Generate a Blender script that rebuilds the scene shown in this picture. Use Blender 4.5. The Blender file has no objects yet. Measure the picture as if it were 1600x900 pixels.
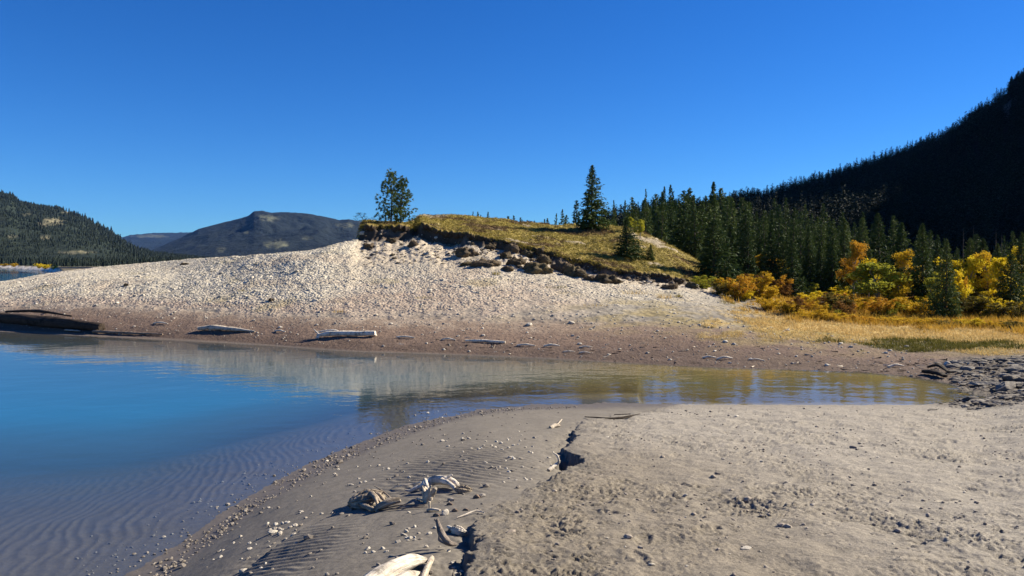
import bpy, math, random
import numpy as np
from mathutils import Vector, Matrix
R = math.radians
random.seed(7)
rng = np.random.default_rng(7)
SC = bpy.context.scene
COL = SC.collection
F = 1208.0            # focal length in pixels of the 1600 px wide photograph
EYE = 3.0             # eye height above the water (water level z = 0)
SUN_AZ, SUN_EL = R(70), R(33)

# ------------------------------------------------------------------ noise
def _hash(ix, iy, seed):
    n = (ix.astype(np.int64) * 374761393 + iy.astype(np.int64) * 668265263 + seed * 974634777) & 0xffffffff
    n = ((n ^ (n >> 13)) * 1274126177) & 0xffffffff
    n = n ^ (n >> 16)
    return (n & 0xffff) / 65535.0

def noise2(x, y, seed=0):
    x = np.asarray(x, float); y = np.asarray(y, float)
    ix = np.floor(x); iy = np.floor(y)
    fx = x - ix; fy = y - iy
    sx = fx * fx * fx * (fx * (fx * 6 - 15) + 10); sy = fy * fy * fy * (fy * (fy * 6 - 15) + 10)
    def g(dx, dy):
        a = _hash(ix + dx, iy + dy, seed) * 2 * math.pi
        return np.cos(a) * (fx - dx) + np.sin(a) * (fy - dy)
    a = g(0, 0); b = g(1, 0); c = g(0, 1); d = g(1, 1)
    return ((a + (b - a) * sx) * (1 - sy) + (c + (d - c) * sx) * sy) * 1.5

def fbm(x, y, oct=4, seed=0, gain=0.5, lac=2.03):
    s = 0; a = 1.0; t = 0
    for k in range(oct):
        s = s + a * noise2(x, y, seed + k * 17); t += a
        x, y = (x * 0.8 - y * 0.6) * lac + 3.1, (x * 0.6 + y * 0.8) * lac - 1.7
        a *= gain
    return s / t * 1.4

def sstep(a, b, x):
    t = np.clip((x - a) / (b - a), 0, 1)
    return t * t * (3 - 2 * t)

# ------------------------------------------------------------------ terrain
def zpix(y, Y):       # height of a point at distance Y that is seen at row y
    return EYE - (y - 410.0) / F * Y

# one line per bearing: near-shore (Y,z), near water edge Y, deepest (Y,z), far water edge Y,
# then (Y, row) of the top of the mud, slope foot, scarp base, scarp top, crest, and (Y,z) behind
COLS = [
 (-900, 1.6, .30, 2.7, (14,-1.0), 41,   (44,470), (46,460), (47,452), (48,449), (50,446), (62,-1.5)),
 (-150, 3.1, .50, 5.2, (14,-1.2), 35.2, (39,482), (41,470), (43,458), (44.5,452), (46,447), (58,-1.4)),
 (0,    3.7, .60, 6.2, (15,-1.2), 33.9, (37.5,479),(40,464),(42,452),(46,446),(49,440),(60,-1.2)),
 (100,  4.0, .70, 6.8, (15,-1.2), 32.3, (36,477), (38.5,456),(41,439),(48,428),(53,422),(63,-1.0)),
 (200,  4.2, .80, 7.5, (15,-1.2), 31.0, (34.5,481),(37,458),(40,436),(48,420),(53,412),(62,.6)),
 (300,  4.2, .93, 8.7, (16,-1.2), 29.7, (33,487), (35.5,462),(38,438),(43.5,414),(47.5,403),(58,.9)),
 (400,  4.2, 1.05,10.3,(17,-1.1), 28.4, (31.7,492),(34,465),(36.5,438),(39.5,409),(42,396),(54,1.2)),
 (500,  4.2, 1.14,12.1,(18,-1.0), 26.8, (30.2,497),(32.5,470),(35.5,438),(38.5,403),(41,388),(54,1.4)),
 (545,  4.2, 1.19,12.8,(19,-.9),  26.2, (29.8,498),(34,455),(42,388),(43,381),(44.5,376),(54,1.8)),
 (560.5,4.2, 1.20,13.0,(19,-.9),  26.1, (29.8,498),(35.5,444),(45.0,375),(45.6,371.5),(47.5,370),(57,2.0)),
 (565,  4.2, 1.20,13.1,(19,-.9),  26.0, (29.8,498),(36,440),(45.6,374),(46.3,350),(50,346),(57,2.0)),
 (600,  4.2, 1.23,13.7,(20,-.85), 25.9, (29.6,499),(37,432),(45.4,373),(46.3,352),(50,346),(57,2.2)),
 (640,  4.2, 1.25,14.3,(20,-.8),  25.7, (29.4,500),(37,430),(45.8,374),(46.6,353),(50,346),(58,2.3)),
 (649,  4.2, 1.26,14.4,(20,-.8),  25.6, (29.3,500),(37,430),(46.6,369),(48.2,357),(52,341),(60,2.4)),
 (656,  4.2, 1.26,14.5,(20,-.8),  25.6, (29.3,500),(37,430),(46.3,371),(46.9,349),(53,336),(62,2.4)),
 (700,  4.2, 1.28,15.1,(20,-.75), 25.3, (29,501), (37,427),(44.8,384),(45.4,362),(55,334),(64,2.6)),
 (760,  4.2, 1.30,15.8,(20,-.7),  24.9, (28.7,503),(37,426),(43.6,380),(44.2,369),(55,339),(64,2.8)),
 (830,  4.2, 1.30,16.1,(20,-.65), 24.4, (28.3,505),(37,433),(42.0,402),(42.6,386),(55,349),(64,3)),
 (900,  4.2, 1.30,16.25,(20,-.6), 23.8, (28,507), (37,438),(41.0,422),(41.6,405),(55,352),(64,3)),
 (980,  4.2, 1.30,16.4,(20,-.5),  23.1, (27.7,509),(36.5,446),(40.2,438),(40.8,424),(54,350),(64,3)),
 (1060, 4.2, 1.30,16.4,(19.5,-.45),22.5,(27.3,511),(36,450),(39.6,444),(40.1,434),(51,388),(62,2.6)),
 (1100, 4.2, 1.30,16.35,(19.3,-.42),22.2,(27,512),(35.5,456),(39.6,447),(40.6,443),(48,419),(60,2.2)),
 (1160, 4.2, 1.30,16.3,(19,-.4),  21.9, (26.6,516),(34,478),(39,458),(41,454),(48,440),(60,2.0)),
 (1250, 4.2, 1.30,16.3,(18.8,-.35),21.6,(26,524), (32.5,492),(37,474),(40,466),(48,446),(60,2.2)),
 (1400, 4.2, 1.30,16.3,(18.4,-.25),20.7,(25,540), (31,508),(35,492),(39,480),(46,463),(60,1.7)),
 (1500, 4.2, 1.30,16.35,(17.6,-.12),18.9,(24,545),(30.5,512),(34,498),(38,486),(46,466),(60,1.5)),
 (1556, 4.2, 1.30,16.4,(16.6,-.03),16.8,(23.5,546),(30.5,512),(34,498),(38,486),(46,466),(60,1.5)),
 (1590, 4.2, 1.30,16.4,(17.0,.14),17.6,(23.5,546),(30.5,512),(34,498),(38,486),(46,466),(60,1.5)),
 (1700, 4.2, 1.30,16.4,(17.2,.35),18.2,(23.5,546),(30.5,512),(34,498),(38,486),(46,466),(60,1.6)),
 (2600, 4.2, 1.40,16.4,(17.2,.60),18.5,(23.5,546),(30.5,512),(34,498),(38,486),(46,460),(60,2.0)),
]
PXS = np.arange(-900, 2601, 2.0)
YS = np.arange(-8, 64.01, 0.05)
def _tables():
    px = np.array([c[0] for c in COLS], float)
    NY, NZ = [], []
    for c in COLS:
        _, y1, z1, ye, deep, yf, mud, foot, base, top, crest, beh = c
        zz = 0.0 if c[0] < 1570 else (.12 + .28 * (c[0] > 1650))
        ye = ye - .85 * np.interp(c[0], [-150, 100, 560, 760], [.3, 1, 1, 0])
        ny = [-8, y1, ye, deep[0], yf]; nz = [z1 + .15, z1, zz, deep[1], zz]
        kq = np.interp(c[0], [230, 560, 1080, 1180], [1, .72, .72, 1])
        for q in (mud, foot, base, top, crest):
            qy = q[0] if q[0] < 33 else 33 + (q[0] - 33) * kq
            ny.append(qy); nz.append(zpix(q[1], qy))
        ny += [beh[0], 64.5]; nz += [beh[1], beh[1]]
        NY.append(ny); NZ.append(nz)
    NY = np.array(NY, float); NZ = np.array(NZ, float)
    n = NY.shape[1]
    NYi = np.stack([np.interp(PXS, px, NY[:, k]) for k in range(n)], 1); NZi = np.stack([np.interp(PXS, px, NZ[:, k]) for k in range(n)], 1)
    kk = np.exp(-.5 * (np.arange(-45, 46) * 2 / 26.) ** 2); kk /= kk.sum()
    def bl(A): return np.stack([np.convolve(np.pad(A[:, k], 45, mode='edge'), kk, 'valid') for k in range(n)], 1)
    wk = np.clip(np.minimum(np.abs(PXS - 548) / 30., 1) * (PXS < 548) + np.clip((PXS - 668) / 60., 0, 1), 0, 1)[:, None]
    wk = np.where((np.arange(n) < 5)[None, :] , 1.0, wk)
    NYi = bl(NYi) * wk + NYi * (1 - wk); NZi = bl(NZi) * wk + NZi * (1 - wk)
    Z = np.zeros((len(PXS), len(YS))); T = np.zeros_like(Z)
    for i, p in enumerate(PXS):
        ny = NYi[i]; nz = NZi[i]
        ny = np.maximum.accumulate(ny + np.arange(n) * 1e-4)
        Z[i] = np.interp(YS, ny, nz); T[i] = np.interp(YS, ny, np.arange(n))
    def blur(A, sig):
        r = int(3 * sig / 0.05) + 1
        k = np.exp(-.5 * (np.arange(-r, r + 1) * 0.05 / sig) ** 2); k /= k.sum()
        P = np.pad(A, ((0, 0), (r, r)), mode='edge')
        return np.apply_along_axis(lambda v: np.convolve(v, k, 'valid'), 1, P)
    f = np.clip(T - 2, 0, 1); sh = (PXS < 1000)[:, None] & (T > 2) & (T < 3)
    Z = np.where(sh, Z * .8 * (.50 * f + .50 * f * f), np.where((PXS < 1000)[:, None] & (T >= 3) & (T < 4), Z * .8, Z))
    Zs = blur(Z, .5); Zc = blur(Z, .10)
    w = sstep(33, 38, YS)[None, :]
    wl = sstep(545, 575, PXS)[:, None]; w = w * wl
    w0 = sstep(14.5, 15.2, YS)[None, :] * (1 - sstep(17.2, 18, YS))[None, :] * (PXS > 640)[:, None] * (PXS < 1550)[:, None]
    w = np.maximum(w, w0)
    return Zs * (1 - w) + Zc * w, T
ZT, TT = _tables()

def _look(A, px, Y):
    fx = np.clip((px - PXS[0]) / 2.0, 0, len(PXS) - 1.001); fy = np.clip((Y - YS[0]) / .05, 0, len(YS) - 1.001)
    i = fx.astype(int); j = fy.astype(int); a = fx - i; b = fy - j
    return (A[i, j] * (1 - a) + A[i + 1, j] * a) * (1 - b) + (A[i, j + 1] * (1 - a) + A[i + 1, j + 1] * a) * b

def to_px(X, Y):
    return 800 + F * X / np.maximum(Y, 2.5)

def _warp(X, Y):
    w = sstep(35, 39, Y) * (1 - sstep(43.5, 47, Y))
    return Y + w * .55 * fbm(X * .55, Y * .25, 4, 41)

def far_ground(X, Y):
    px = to_px(X, Y)
    ysh = np.interp(px, [-3000, -900, 0, 40, 88, 104, 200], [900, 640, 420, 330, 212, 62, 60])
    ysh = ysh * (1 + .02 * noise2(px / 25., 0 * px, 3))
    d = (Y - ysh)
    z = np.where(px < 230, np.clip(d * .05, -2.5, 1.4), 1.4)
    z = z + sstep(2000, 9000, Y) * -4
    return z

def base_z(X, Y):
    X = np.asarray(X, float); Y = np.asarray(Y, float)
    z = _look(ZT, to_px(X, Y), _warp(X, Y))
    return np.where(Y > 56, z + (far_ground(X, Y) - z) * sstep(56, 90, Y), z)

def zone_t(X, Y):
    return _look(TT, to_px(np.asarray(X, float), np.asarray(Y, float)), _warp(np.asarray(X, float), np.asarray(Y, float)))

def ray_base(px, y, fn, lo=2.6, hi=900.):
    Y = lo; u = (px - 800) / F; s = (y - 410) / F
    prev = Y
    while Y < hi:
        if float(fn(np.array([u * Y]), np.array([Y]))[0]) >= EYE - s * Y:
            a, b = prev, Y
            for _ in range(24):
                m = (a + b) / 2
                if float(fn(np.array([u * m]), np.array([m]))[0]) >= EYE - s * m: b = m
                else: a = m
            return np.array([u * b, b, EYE - s * b])
        prev = Y
        Y += max(.02, Y * .004)
    return np.array([u * hi, hi, EYE - s * hi])

# the broken edge of the trampled sand bank: polyline with its height at each point
EDGE_PX = [(700,935,.13),(722,893,.14),(728,872,.11),(744,850,.07),(735,838,.10),(741,822,.06),(748,806,.012),(790,784,.008),(840,757,.015),(872,738,.05),
           (884,731,.14),(896,722,.18),(903,712,.20),(884,706,.12),(880,700,.07),(892,692,.13),(897,682,.14),(894,676,.11),(901,668,.05),(906,660,.012),(935,652,.03),(1000,643,.03),(1050,634,.0)]
_E = np.array([list(ray_base(a, b, base_z)[:2]) + [h] for a, b, h in EDGE_PX])

LIP_PX = [(372,905,.055),(392,884,.06),(415,866,.055),(440,848,.045),(470,829,.03),(520,803,.018),(560,789,.008)]
_E2 = np.array([list(ray_base(a, b, base_z)[:2]) + [h] for a, b, h in LIP_PX])

def edge_dist(X, Y, _E=_E):
    X = np.asarray(X, float); Y = np.asarray(Y, float)
    best = np.full(X.shape, 1e9); side = np.zeros(X.shape); hh = np.zeros(X.shape)
    jx = X + .055 * noise2(X * 6, Y * 6, 8) + .04 * noise2(X * 13, Y * 13, 5) + .02 * noise2(X * 28, Y * 28, 6); jy = Y + .05 * noise2(X * 9 + 40, Y * 9, 7)
    for k in range(len(_E) - 1):
        a = _E[k]; b = _E[k + 1]
        d = b[:2] - a[:2]; L2 = d @ d
        t = np.clip(((jx - a[0]) * d[0] + (jy - a[1]) * d[1]) / L2, 0, 1)
        qx = jx - (a[0] + t * d[0]); qy = jy - (a[1] + t * d[1])
        D = np.hypot(qx, qy)
        c = d[1] * qx - d[0] * qy          # > 0 on the right-hand (bank) side
        m = D < best
        best = np.where(m, D, best); side = np.where(m, np.sign(c), side); hh = np.where(m, a[2] + t * (b[2] - a[2]), hh)
    return best * side, hh

PIT = ray_base(886, 717, base_z)
def bank(X, Y):
    """signed distance to the bank edge (positive on the bank) and the step that it makes"""
    s, h = edge_dist(X, Y)
    step = sstep(-.015, .02, s)
    low = -h * (1 - step) * np.exp(-np.abs(s) / .22)
    d = np.hypot((X - PIT[0]) / .20, (Y - PIT[1]) / .42) + .35 * noise2(X * 9, Y * 6, 12)
    low = low - .22 * (1 - sstep(.75, .95, d))
    s2, h2 = edge_dist(X, Y, _E2)
    low = low - h2 * (1 - sstep(-.02, .02, s2)) * np.exp(-np.abs(s2) / .16)
    return s, low

def right_rock(X, Y):
    px = to_px(X, Y)
    return sstep(1440, 1540, px + 40 * noise2(X * .8, Y * .8, 71)) * sstep(14.6, 15.6, Y + .5 * noise2(X, Y, 72)) * (1 - sstep(21.5, 24, Y + 1.2 * noise2(X * .5, Y * .5, 73)))

def ground_full(X, Y):
    """height, material weights and albedo of the ground at X, Y"""
    X = np.asarray(X, float); Y = np.asarray(Y, float)
    z = base_z(X, Y); T = zone_t(X, Y); px = to_px(X, Y)
    near = Y < 20
    s = np.full(X.shape, 5.0); low = np.zeros(X.shape)
    q = (Y > 2) & (Y < 18) & (X > -4) & (X < 6)
    s[q], low[q] = bank(X[q], Y[q])
    s = np.where((Y <= 18) & (X <= -4), -5, s)
    s = np.where((Y <= 2), np.where(X > -.6, 2, -2), s)
    z = z + low
    bankm = sstep(-.02, .05, s) * (T < 2.25)
    fade = 1 - sstep(13.5, 16.2, Y)
    # --- trampled sand: lumps, scuffs and footprints
    n1 = fbm(X * 2.1, Y * 2.1, 3, 1); n2 = fbm(X * 7.5, Y * 7.5, 3, 2, .6); n3 = fbm(X * 26, Y * 26, 3, 4, .65)
    patch = sstep(-.25, .45, fbm(X * .9, Y * .55, 3, 9))
    scuff = np.abs(fbm(X * 5.5 + 2 * n1, Y * 5.5, 3, 21, .6))
    amp = bankm * (.35 + .65 * fade)
    z = z + amp * (.030 * n1 + (.4 + .8 * patch) * (.015 * n2 - .024 * np.exp(-(scuff / .09) ** 2) * sstep(-.1, .4, n2) + (.004 + .016 * sstep(-.3, .5, fbm(X * 1.7 + 20, Y * 1.1, 3, 15))) * n3))
    # footprints
    gx = np.floor(X / .55); gy = np.floor(Y / .6)
    for dx in (0, 1):
        pxx = (gx + dx * np.sign(X / .55 - gx - .5)); pyy = gy
        cx = (pxx + .25 + .5 * _hash(pxx, pyy, 31)) * .55; cy = (pyy + .25 + .5 * _hash(pxx, pyy, 32)) * .6
        on = _hash(pxx, pyy, 33) > .62
        an = _hash(pxx, pyy, 34) * 2.4 - 1.2
        ax = (X - cx) * np.cos(an) + (Y - cy) * np.sin(an); ay = -(X - cx) * np.sin(an) + (Y - cy) * np.cos(an)
        rr = np.hypot(ax / .05, ay / .12) + .45 * n2 + .25 * n3
        z = z + on * amp * (-.014 * (1 - sstep(.4, 1.2, rr)) + .008 * np.exp(-((rr - 1.25) / .25) ** 2))
    # --- smooth beach and lake bed: ripples
    beach = (1 - bankm) * (T < 2.0)
    bed = (T >= 1.9) * (T < 4.0)
    z = z + (1 - bankm) * (T < 4.2) * (.012 * (1 - .75 * np.exp(-(z / .08) ** 2)) * fbm(X * .9, Y * .9, 3, 51) + .003 * n2 + .0012 * n3 * (T < 1.95))
    wv = X * .95 + Y * .22 + .16 * fbm(X * 1.1, Y * .8, 3, 55) + .35 * noise2(X * .25, Y * .25, 56)
    rp = np.sin(wv * 2 * math.pi / .135 + 1.4 * noise2(X * 3, Y * 1.6, 57)); rp = np.where(rp > 0, rp, rp * .55)
    c1 = _RP1; c2 = _RP2
    m1 = np.exp(-(((X - c1[0]) / .75) ** 2 + ((Y - c1[1]) / 1.7) ** 2) ** 2)
    m2 = np.exp(-(((X - c2[0]) / .45) ** 2 + ((Y - c2[1]) / .8) ** 2) ** 2)
    wb = sstep(2.10, 2.28, T) * (1 - sstep(2.6, 3.0, T)) * (px < 760) * sstep(-.6, .1, fbm(X * .35, Y * .35, 2, 58) + .3)
    rpn = np.sin((X * .78 + Y * .62 + .05 * fbm(X * 2, Y * 2, 3, 59)) * 2 * math.pi / .105 + 2.2 * noise2(X * 4.5, Y * 3, 60))
    z = z + beach * ((m1) * .0105 * rpn + m2 * .0065 * np.sin((X * .55 + Y * .83 + .03 * fbm(X * 3, Y * 3, 3, 62)) * 2 * math.pi / .080 + 1.6 * noise2(X * 5, Y * 5, 63))) + wb * bed * .006 * rp
    # --- far shore
    mud = sstep(3.95, 4.05, T) * (1 - sstep(4.9, 5.15, T))
    z = z + mud * (.03 * fbm(X * 1.2, Y * 1.8, 4, 81, .6) + .012 * n3)
    far = (T > 5) & (Y < 62)
    m3 = fbm(X * .8, Y * .8, 5, 83, .55); m4 = fbm(X * 3.2, Y * 3.2, 3, 84, .6)
    z = z + far * (.05 * m3 + .035 * m4)
    hillm = (px > 560) & (px < 1110)
    turf = hillm * sstep(7.55, 7.8, T + .18 * m4) * (Y < 64)
    turf = np.where((px >= 1110), sstep(8.4, 9, T), turf)
    scarp = hillm * sstep(6.88, 7.0, T + .12 * m3) * (1 - sstep(7.78, 7.9, T + .1 * m4)) * sstep(1090, 1060, px)
    z = z + scarp * (.20 * fbm(X * 1.5, z * 2.2, 4, 86, .6) + .10 * noise2(X * 5, z * 5, 87)) + turf * hillm * (.10 * fbm(X * .9, Y * .9, 4, 88) + .05 * m4)
    sandy = sstep(505, 600, px + 25 * m3) * (px < 1110) * sstep(6.0, 6.5, T + .5 * m3 + .2 * m4) * (1 - sstep(6.9, 7.0, T))
    rills = np.abs(fbm(X * 1.3, Y * .25, 3, 90))
    z = z - sandy * (.035 * np.exp(-(rills / .12) ** 2) - .05 * m4)
    rock = right_rock(X, Y)
    z = z + rock * (.13 * np.abs(fbm(X * 1.1, Y * 2.2, 4, 74)) + .05 * np.abs(n2))
    gsh = sstep(650, 1100, px)
    grav = sstep(0, 1, (T + .35 * m3 + .15 * m4 - 4.75 - .15 * gsh) / (.70 + .65 * gsh)) * (T < 10.5) * (1 - turf) * (1 - scarp) * (Y < 62) * (1 - sstep(1040, 1180, px + 30 * m3 + 70 * sstep(5.8, 6.8, T)))
    grav = grav * (1 - .75 * sandy)
    mead = sstep(4.55, 5.1, T + .35 * m3) * sstep(1080, 1190, px - 60 * (T - 5) + 110 * m3 + 40 * m4) * (T < 9.5)
    # --- albedo
    def mix(c, col, w): return c + (np.array(col) - c) * np.clip(w, 0, 1)[..., None]
    c = np.zeros(X.shape + (3,)) + np.array((.142, .127, .108))                       # damp beach
    c = c * (1 + .10 * n1)[..., None]
    wet = sstep(.17, .03, z) * (T > 1.4) * (T < 2.5)
    c = mix(c, (.085, .073, .064), wet * .8 * (1 - bankm))
    sand = np.zeros_like(c) + np.array((.178, .153, .120))
    sand = mix(sand, (.258, .235, .202), sstep(.5, 4.5, X + .12 * Y + 1.2 * fbm(X * .35, Y * .2, 3, 14)) * .8)
    sand = sand * (1 + .10 * n1 + .10 * n2 - .16 * patch * sstep(.0, .5, n2))[..., None]
    c = mix(c, (0, 0, 0), 0 * X); bank_alb = np.maximum(sstep(-.25, .5, s + .25 * n1 + .12 * n2) * (T < 2.25), 0)
    c = c + (sand - c) * bank_alb[..., None]
    damp_bank = bankm * sstep(14.6, 16.4, Y) * (px < 1560)
    c = mix(c, (.16, .14, .12), damp_bank * .5)
    bedw = sstep(.005, -.03, z) * (T > 1.5) * (T < 4.3)
    c = mix(c, (.105, .088, .072), bedw)
    c = mix(c, (.30, .205, .065), bedw * sstep(820, 1100, px))  # golden bed tone on the right paints in the bushes' reflection
    c = mix(c, (.165, .112, .082), mud * .95)
    rt = sstep(780, 1050, px + 40 * m3)
    c = mix(c, (.120, .078, .060), mud * rt * .85)
    c = mix(c, (.085, .058, .045), mud * (1 - sstep(4.05, 4.5 + .25 * rt, T + .2 * m3)) * .9)
    c = mix(c, (.25, .19, .14), mud * sstep(4.55, 4.95, T + .2 * m4) * .7 * (1 - .6 * rt))
    c = mix(c, (.49, .44, .35), grav * .9)
    c = mix(c, (.34, .285, .22), grav * sstep(.05, .5, fbm(X * .22, Y * .7, 4, 94)) * .75)
    c = mix(c, (.27, .195, .15), grav * (1 - sstep(5.0, 6.5, T + .5 * m3)) * .85 * (1 - sstep(850, 1000, px)))
    c = mix(c, (.42, .355, .27), sandy * .9)
    c = mix(c, (.25, .21, .11), grav * sstep(.25, .7, fbm(X * .35, Y * .5, 3, 95)) * .5)
    ol = sstep(820, 1010, px) * (1 - sstep(1330, 1420, px)) * np.exp(-((T - 5.0 - .25 * (px < 1100)) / .45) ** 2) * sstep(-.25, .45, fbm(X * .45, Y * .8, 4, 93))
    c = mix(c, (.25, .195, .085), ol * .8)
    tf = np.zeros_like(c) + np.array((.245, .19, .045))
    tf = mix(tf, (.135, .085, .040), sstep(.0, .55, fbm(X * .35, Y * .55, 4, 96, .6)))
    tf = mix(tf, (.22, .165, .045), sstep(.1, .6, fbm(X * .6 + 9, Y * .8, 4, 97, .6)) * .7)
    tf = mix(tf, (.36, .30, .22), sstep(.28, .5, fbm(X * .30 + 40, Y * .45, 4, 98, .6) + .35 * sstep(8.6, 9.1, T) * (px < 830)) * .85)
    tf = tf * (1 + .25 * m4)[..., None]
    c = c + (tf - c) * (turf * (px < 1130))[..., None]
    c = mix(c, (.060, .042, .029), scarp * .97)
    c = mix(c, (.17, .13, .095), scarp * sstep(.05, .35, fbm(X * .7, z * 1.5, 3, 99)) * .55)
    md = np.zeros_like(c) + np.array((.46, .33, .125))
    md = mix(md, (.20, .15, .075), sstep(5.2, 4.7, T + .3 * m4) * .8)
    md = mix(md, (.42, .24, .05), sstep(6.0, 6.6, T + .3 * m3))
    gh = _GH
    gg = np.exp(-(((X - gh[0] - 1.2) / 3.2) ** 2 + ((Y - gh[1] - .3) / 1.5) ** 2))
    md = mix(md, (.085, .085, .022), gg * 1.1 + .25 * gg * m4)
    md = mix(md, (.19, .16, .05), sstep(-.1, .5, fbm(X * .3, Y * .8, 3, 103)) * .55)
    md = md * (1 + .25 * m4)[..., None]
    c = c + (md - c) * mead[..., None]
    ff = np.zeros_like(c) + np.array((.12, .085, .035))
    c = c + (ff - c) * (sstep(8.2, 9.2, T) * (px >= 1110))[..., None]
    c = mix(c, (.105, .090, .076), rock * .9)
    c = np.where((Y > 62)[..., None], np.array((.10, .085, .05)), c)
    shore = (Y > 62) * (px < 240) * (z > -.3) * (z < 1.36)
    c = mix(c, (.62, .56, .48), shore)
    c = np.clip(c, .01, .9)
    rough_bank = bankm
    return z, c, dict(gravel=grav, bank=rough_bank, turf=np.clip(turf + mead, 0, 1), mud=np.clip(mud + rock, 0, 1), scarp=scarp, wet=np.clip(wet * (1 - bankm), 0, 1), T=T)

_RP1 = ray_base(715, 726, base_z)
_RP2 = ray_base(450, 868, base_z)
_GH = ray_base(1405, 545, base_z)

# right-hand mountain
def mount_z(X, Y):
    X = np.asarray(X, float); Y = np.asarray(Y, float)
    px = 800 + F * X / np.maximum(Y, 20)
    row = np.interp(px, [500, 800, 900, 1000, 1100, 1200, 1300, 1400, 1500, 1545, 1600, 1700, 1900, 2200, 3000, 5000],
                        [425, 405, 380, 352, 336, 316, 287, 250, 208, 168, 122, -60, -430, -900, -800, -600])
    yr = np.interp(px, [500, 1000, 1200, 1600, 2200, 4000], [150, 270, 400, 540, 500, 800])
    yb = np.interp(px, [500, 1000, 1300, 1600, 1750, 2000, 2200, 2600, 4000], [80, 80, 100, 140, 165, 195, 220, 320, 470])
    zc = EYE + (410 - row) / F * yr
    t = (Y - yb) / (yr - yb)
    up = 1.0 + (zc - 1.0) * np.clip(t, 0, 1) ** np.interp(px, [1200, 1500, 1700], [1.1, 1.0, .85])
    dn = zc - (t - 1) * (yr - yb) * .25
    z = np.where(t < 0, t * 12, np.where(t < 1, up, dn))
    k = sstep(0, .4, t) * (1 - .8 * sstep(.75, 1.0, t))
    z = z + k * (.05 * zc * fbm(X / 60, Y / 60, 4, 201) )
    # rise added right of the view to shade the slope behind the belt
    s = .94 * X + .34 * Y; q = -.34 * X + .94 * Y + 7 * noise2(X / 40, Y / 40, 205)
    H = np.clip((330 - .95 * q) * .66 + 10, 0, None)
    shade_rise = H * np.clip((s - 190) / 140, 0, 1) ** .9 * np.clip(1 - (s - 330) / 260, 0, 1) * sstep(66, 92, q)
    return np.where(shade_rise > 1, np.maximum(z, shade_rise), z)

def height(X, Y):
    z = base_z(X, Y)
    return np.where(np.asarray(Y) > 62, np.maximum(z, mount_z(X, Y)), z)

def hit(px, y):
    p = ray_base(px, y, height)
    return p

# ------------------------------------------------------------------ mesh helpers
def mesh_from(name, V, Fs, attrs=None, smooth=False, matidx=None):
    V = np.asarray(V, np.float32)
    Fs = [np.asarray(f, np.int32) for f in Fs if len(f)]
    me = bpy.data.meshes.new(name)
    me.vertices.add(len(V)); me.vertices.foreach_set('co', V.ravel())
    nl = sum(f.size for f in Fs); npoly = sum(len(f) for f in Fs)
    me.loops.add(nl); me.loops.foreach_set('vertex_index', np.concatenate([f.ravel() for f in Fs]))
    me.polygons.add(npoly)
    tot = np.concatenate([np.full(len(f), f.shape[1], np.int32) for f in Fs])
    st = np.concatenate([[0], np.cumsum(tot)[:-1]]).astype(np.int32)
    me.polygons.foreach_set('loop_start', st); me.polygons.foreach_set('loop_total', tot)
    me.polygons.foreach_set('use_smooth', np.full(npoly, bool(smooth)))
    if matidx is not None: me.polygons.foreach_set('material_index', np.asarray(matidx, np.int32))
    for k, a in (attrs or {}).items():
        a = np.asarray(a, np.float32)
        if a.ndim == 1:
            at = me.attributes.new(k, 'FLOAT', 'POINT'); at.data.foreach_set('value', a)
        else:
            at = me.attributes.new(k, 'FLOAT_VECTOR', 'POINT'); at.data.foreach_set('vector', a.ravel())
    me.update(); me.validate()
    return me

def link(name, me, mat=None, parent=None, loc=None):
    o = bpy.data.objects.new(name, me); COL.objects.link(o)
    if mat is not None and len(me.materials) == 0:
        me.materials.append(mat)
    if parent is not None: o.parent = parent
    if loc is not None: o.location = loc
    return o

def tag(o, label, cat, group=None, kind=None):
    o['label'] = label; o['category'] = cat
    if group: o['group'] = group
    if kind: o['kind'] = kind
    return o

def thing(name, label, cat, loc, group=None, rz=0, sc=(1, 1, 1)):
    o = bpy.data.objects.new(name, None); COL.objects.link(o)
    o.empty_display_size = .2
    o.location = loc; o.rotation_euler = (0, 0, rz); o.scale = sc
    return tag(o, label, cat, group)

class MB:
    """collects vertices, faces and attributes of one mesh"""
    def __init__(s): s.V = []; s.F = {3: [], 4: []}; s.A = []; s.n = 0
    def add(s, V, F, a=None):
        V = np.asarray(V, float); F = np.asarray(F, int)
        s.V.append(V); s.F[F.shape[1]].append(F + s.n)
        s.A.append(np.zeros((len(V), 3)) if a is None else np.asarray(a, float)); s.n += len(V)
    def mesh(s, name, smooth=False, attr='leaf'):
        V = np.concatenate(s.V); A = np.concatenate(s.A)
        Fs = [np.concatenate(s.F[k]) for k in (3, 4) if s.F[k]]
        return mesh_from(name, V, Fs, {attr: A}, smooth)

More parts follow.
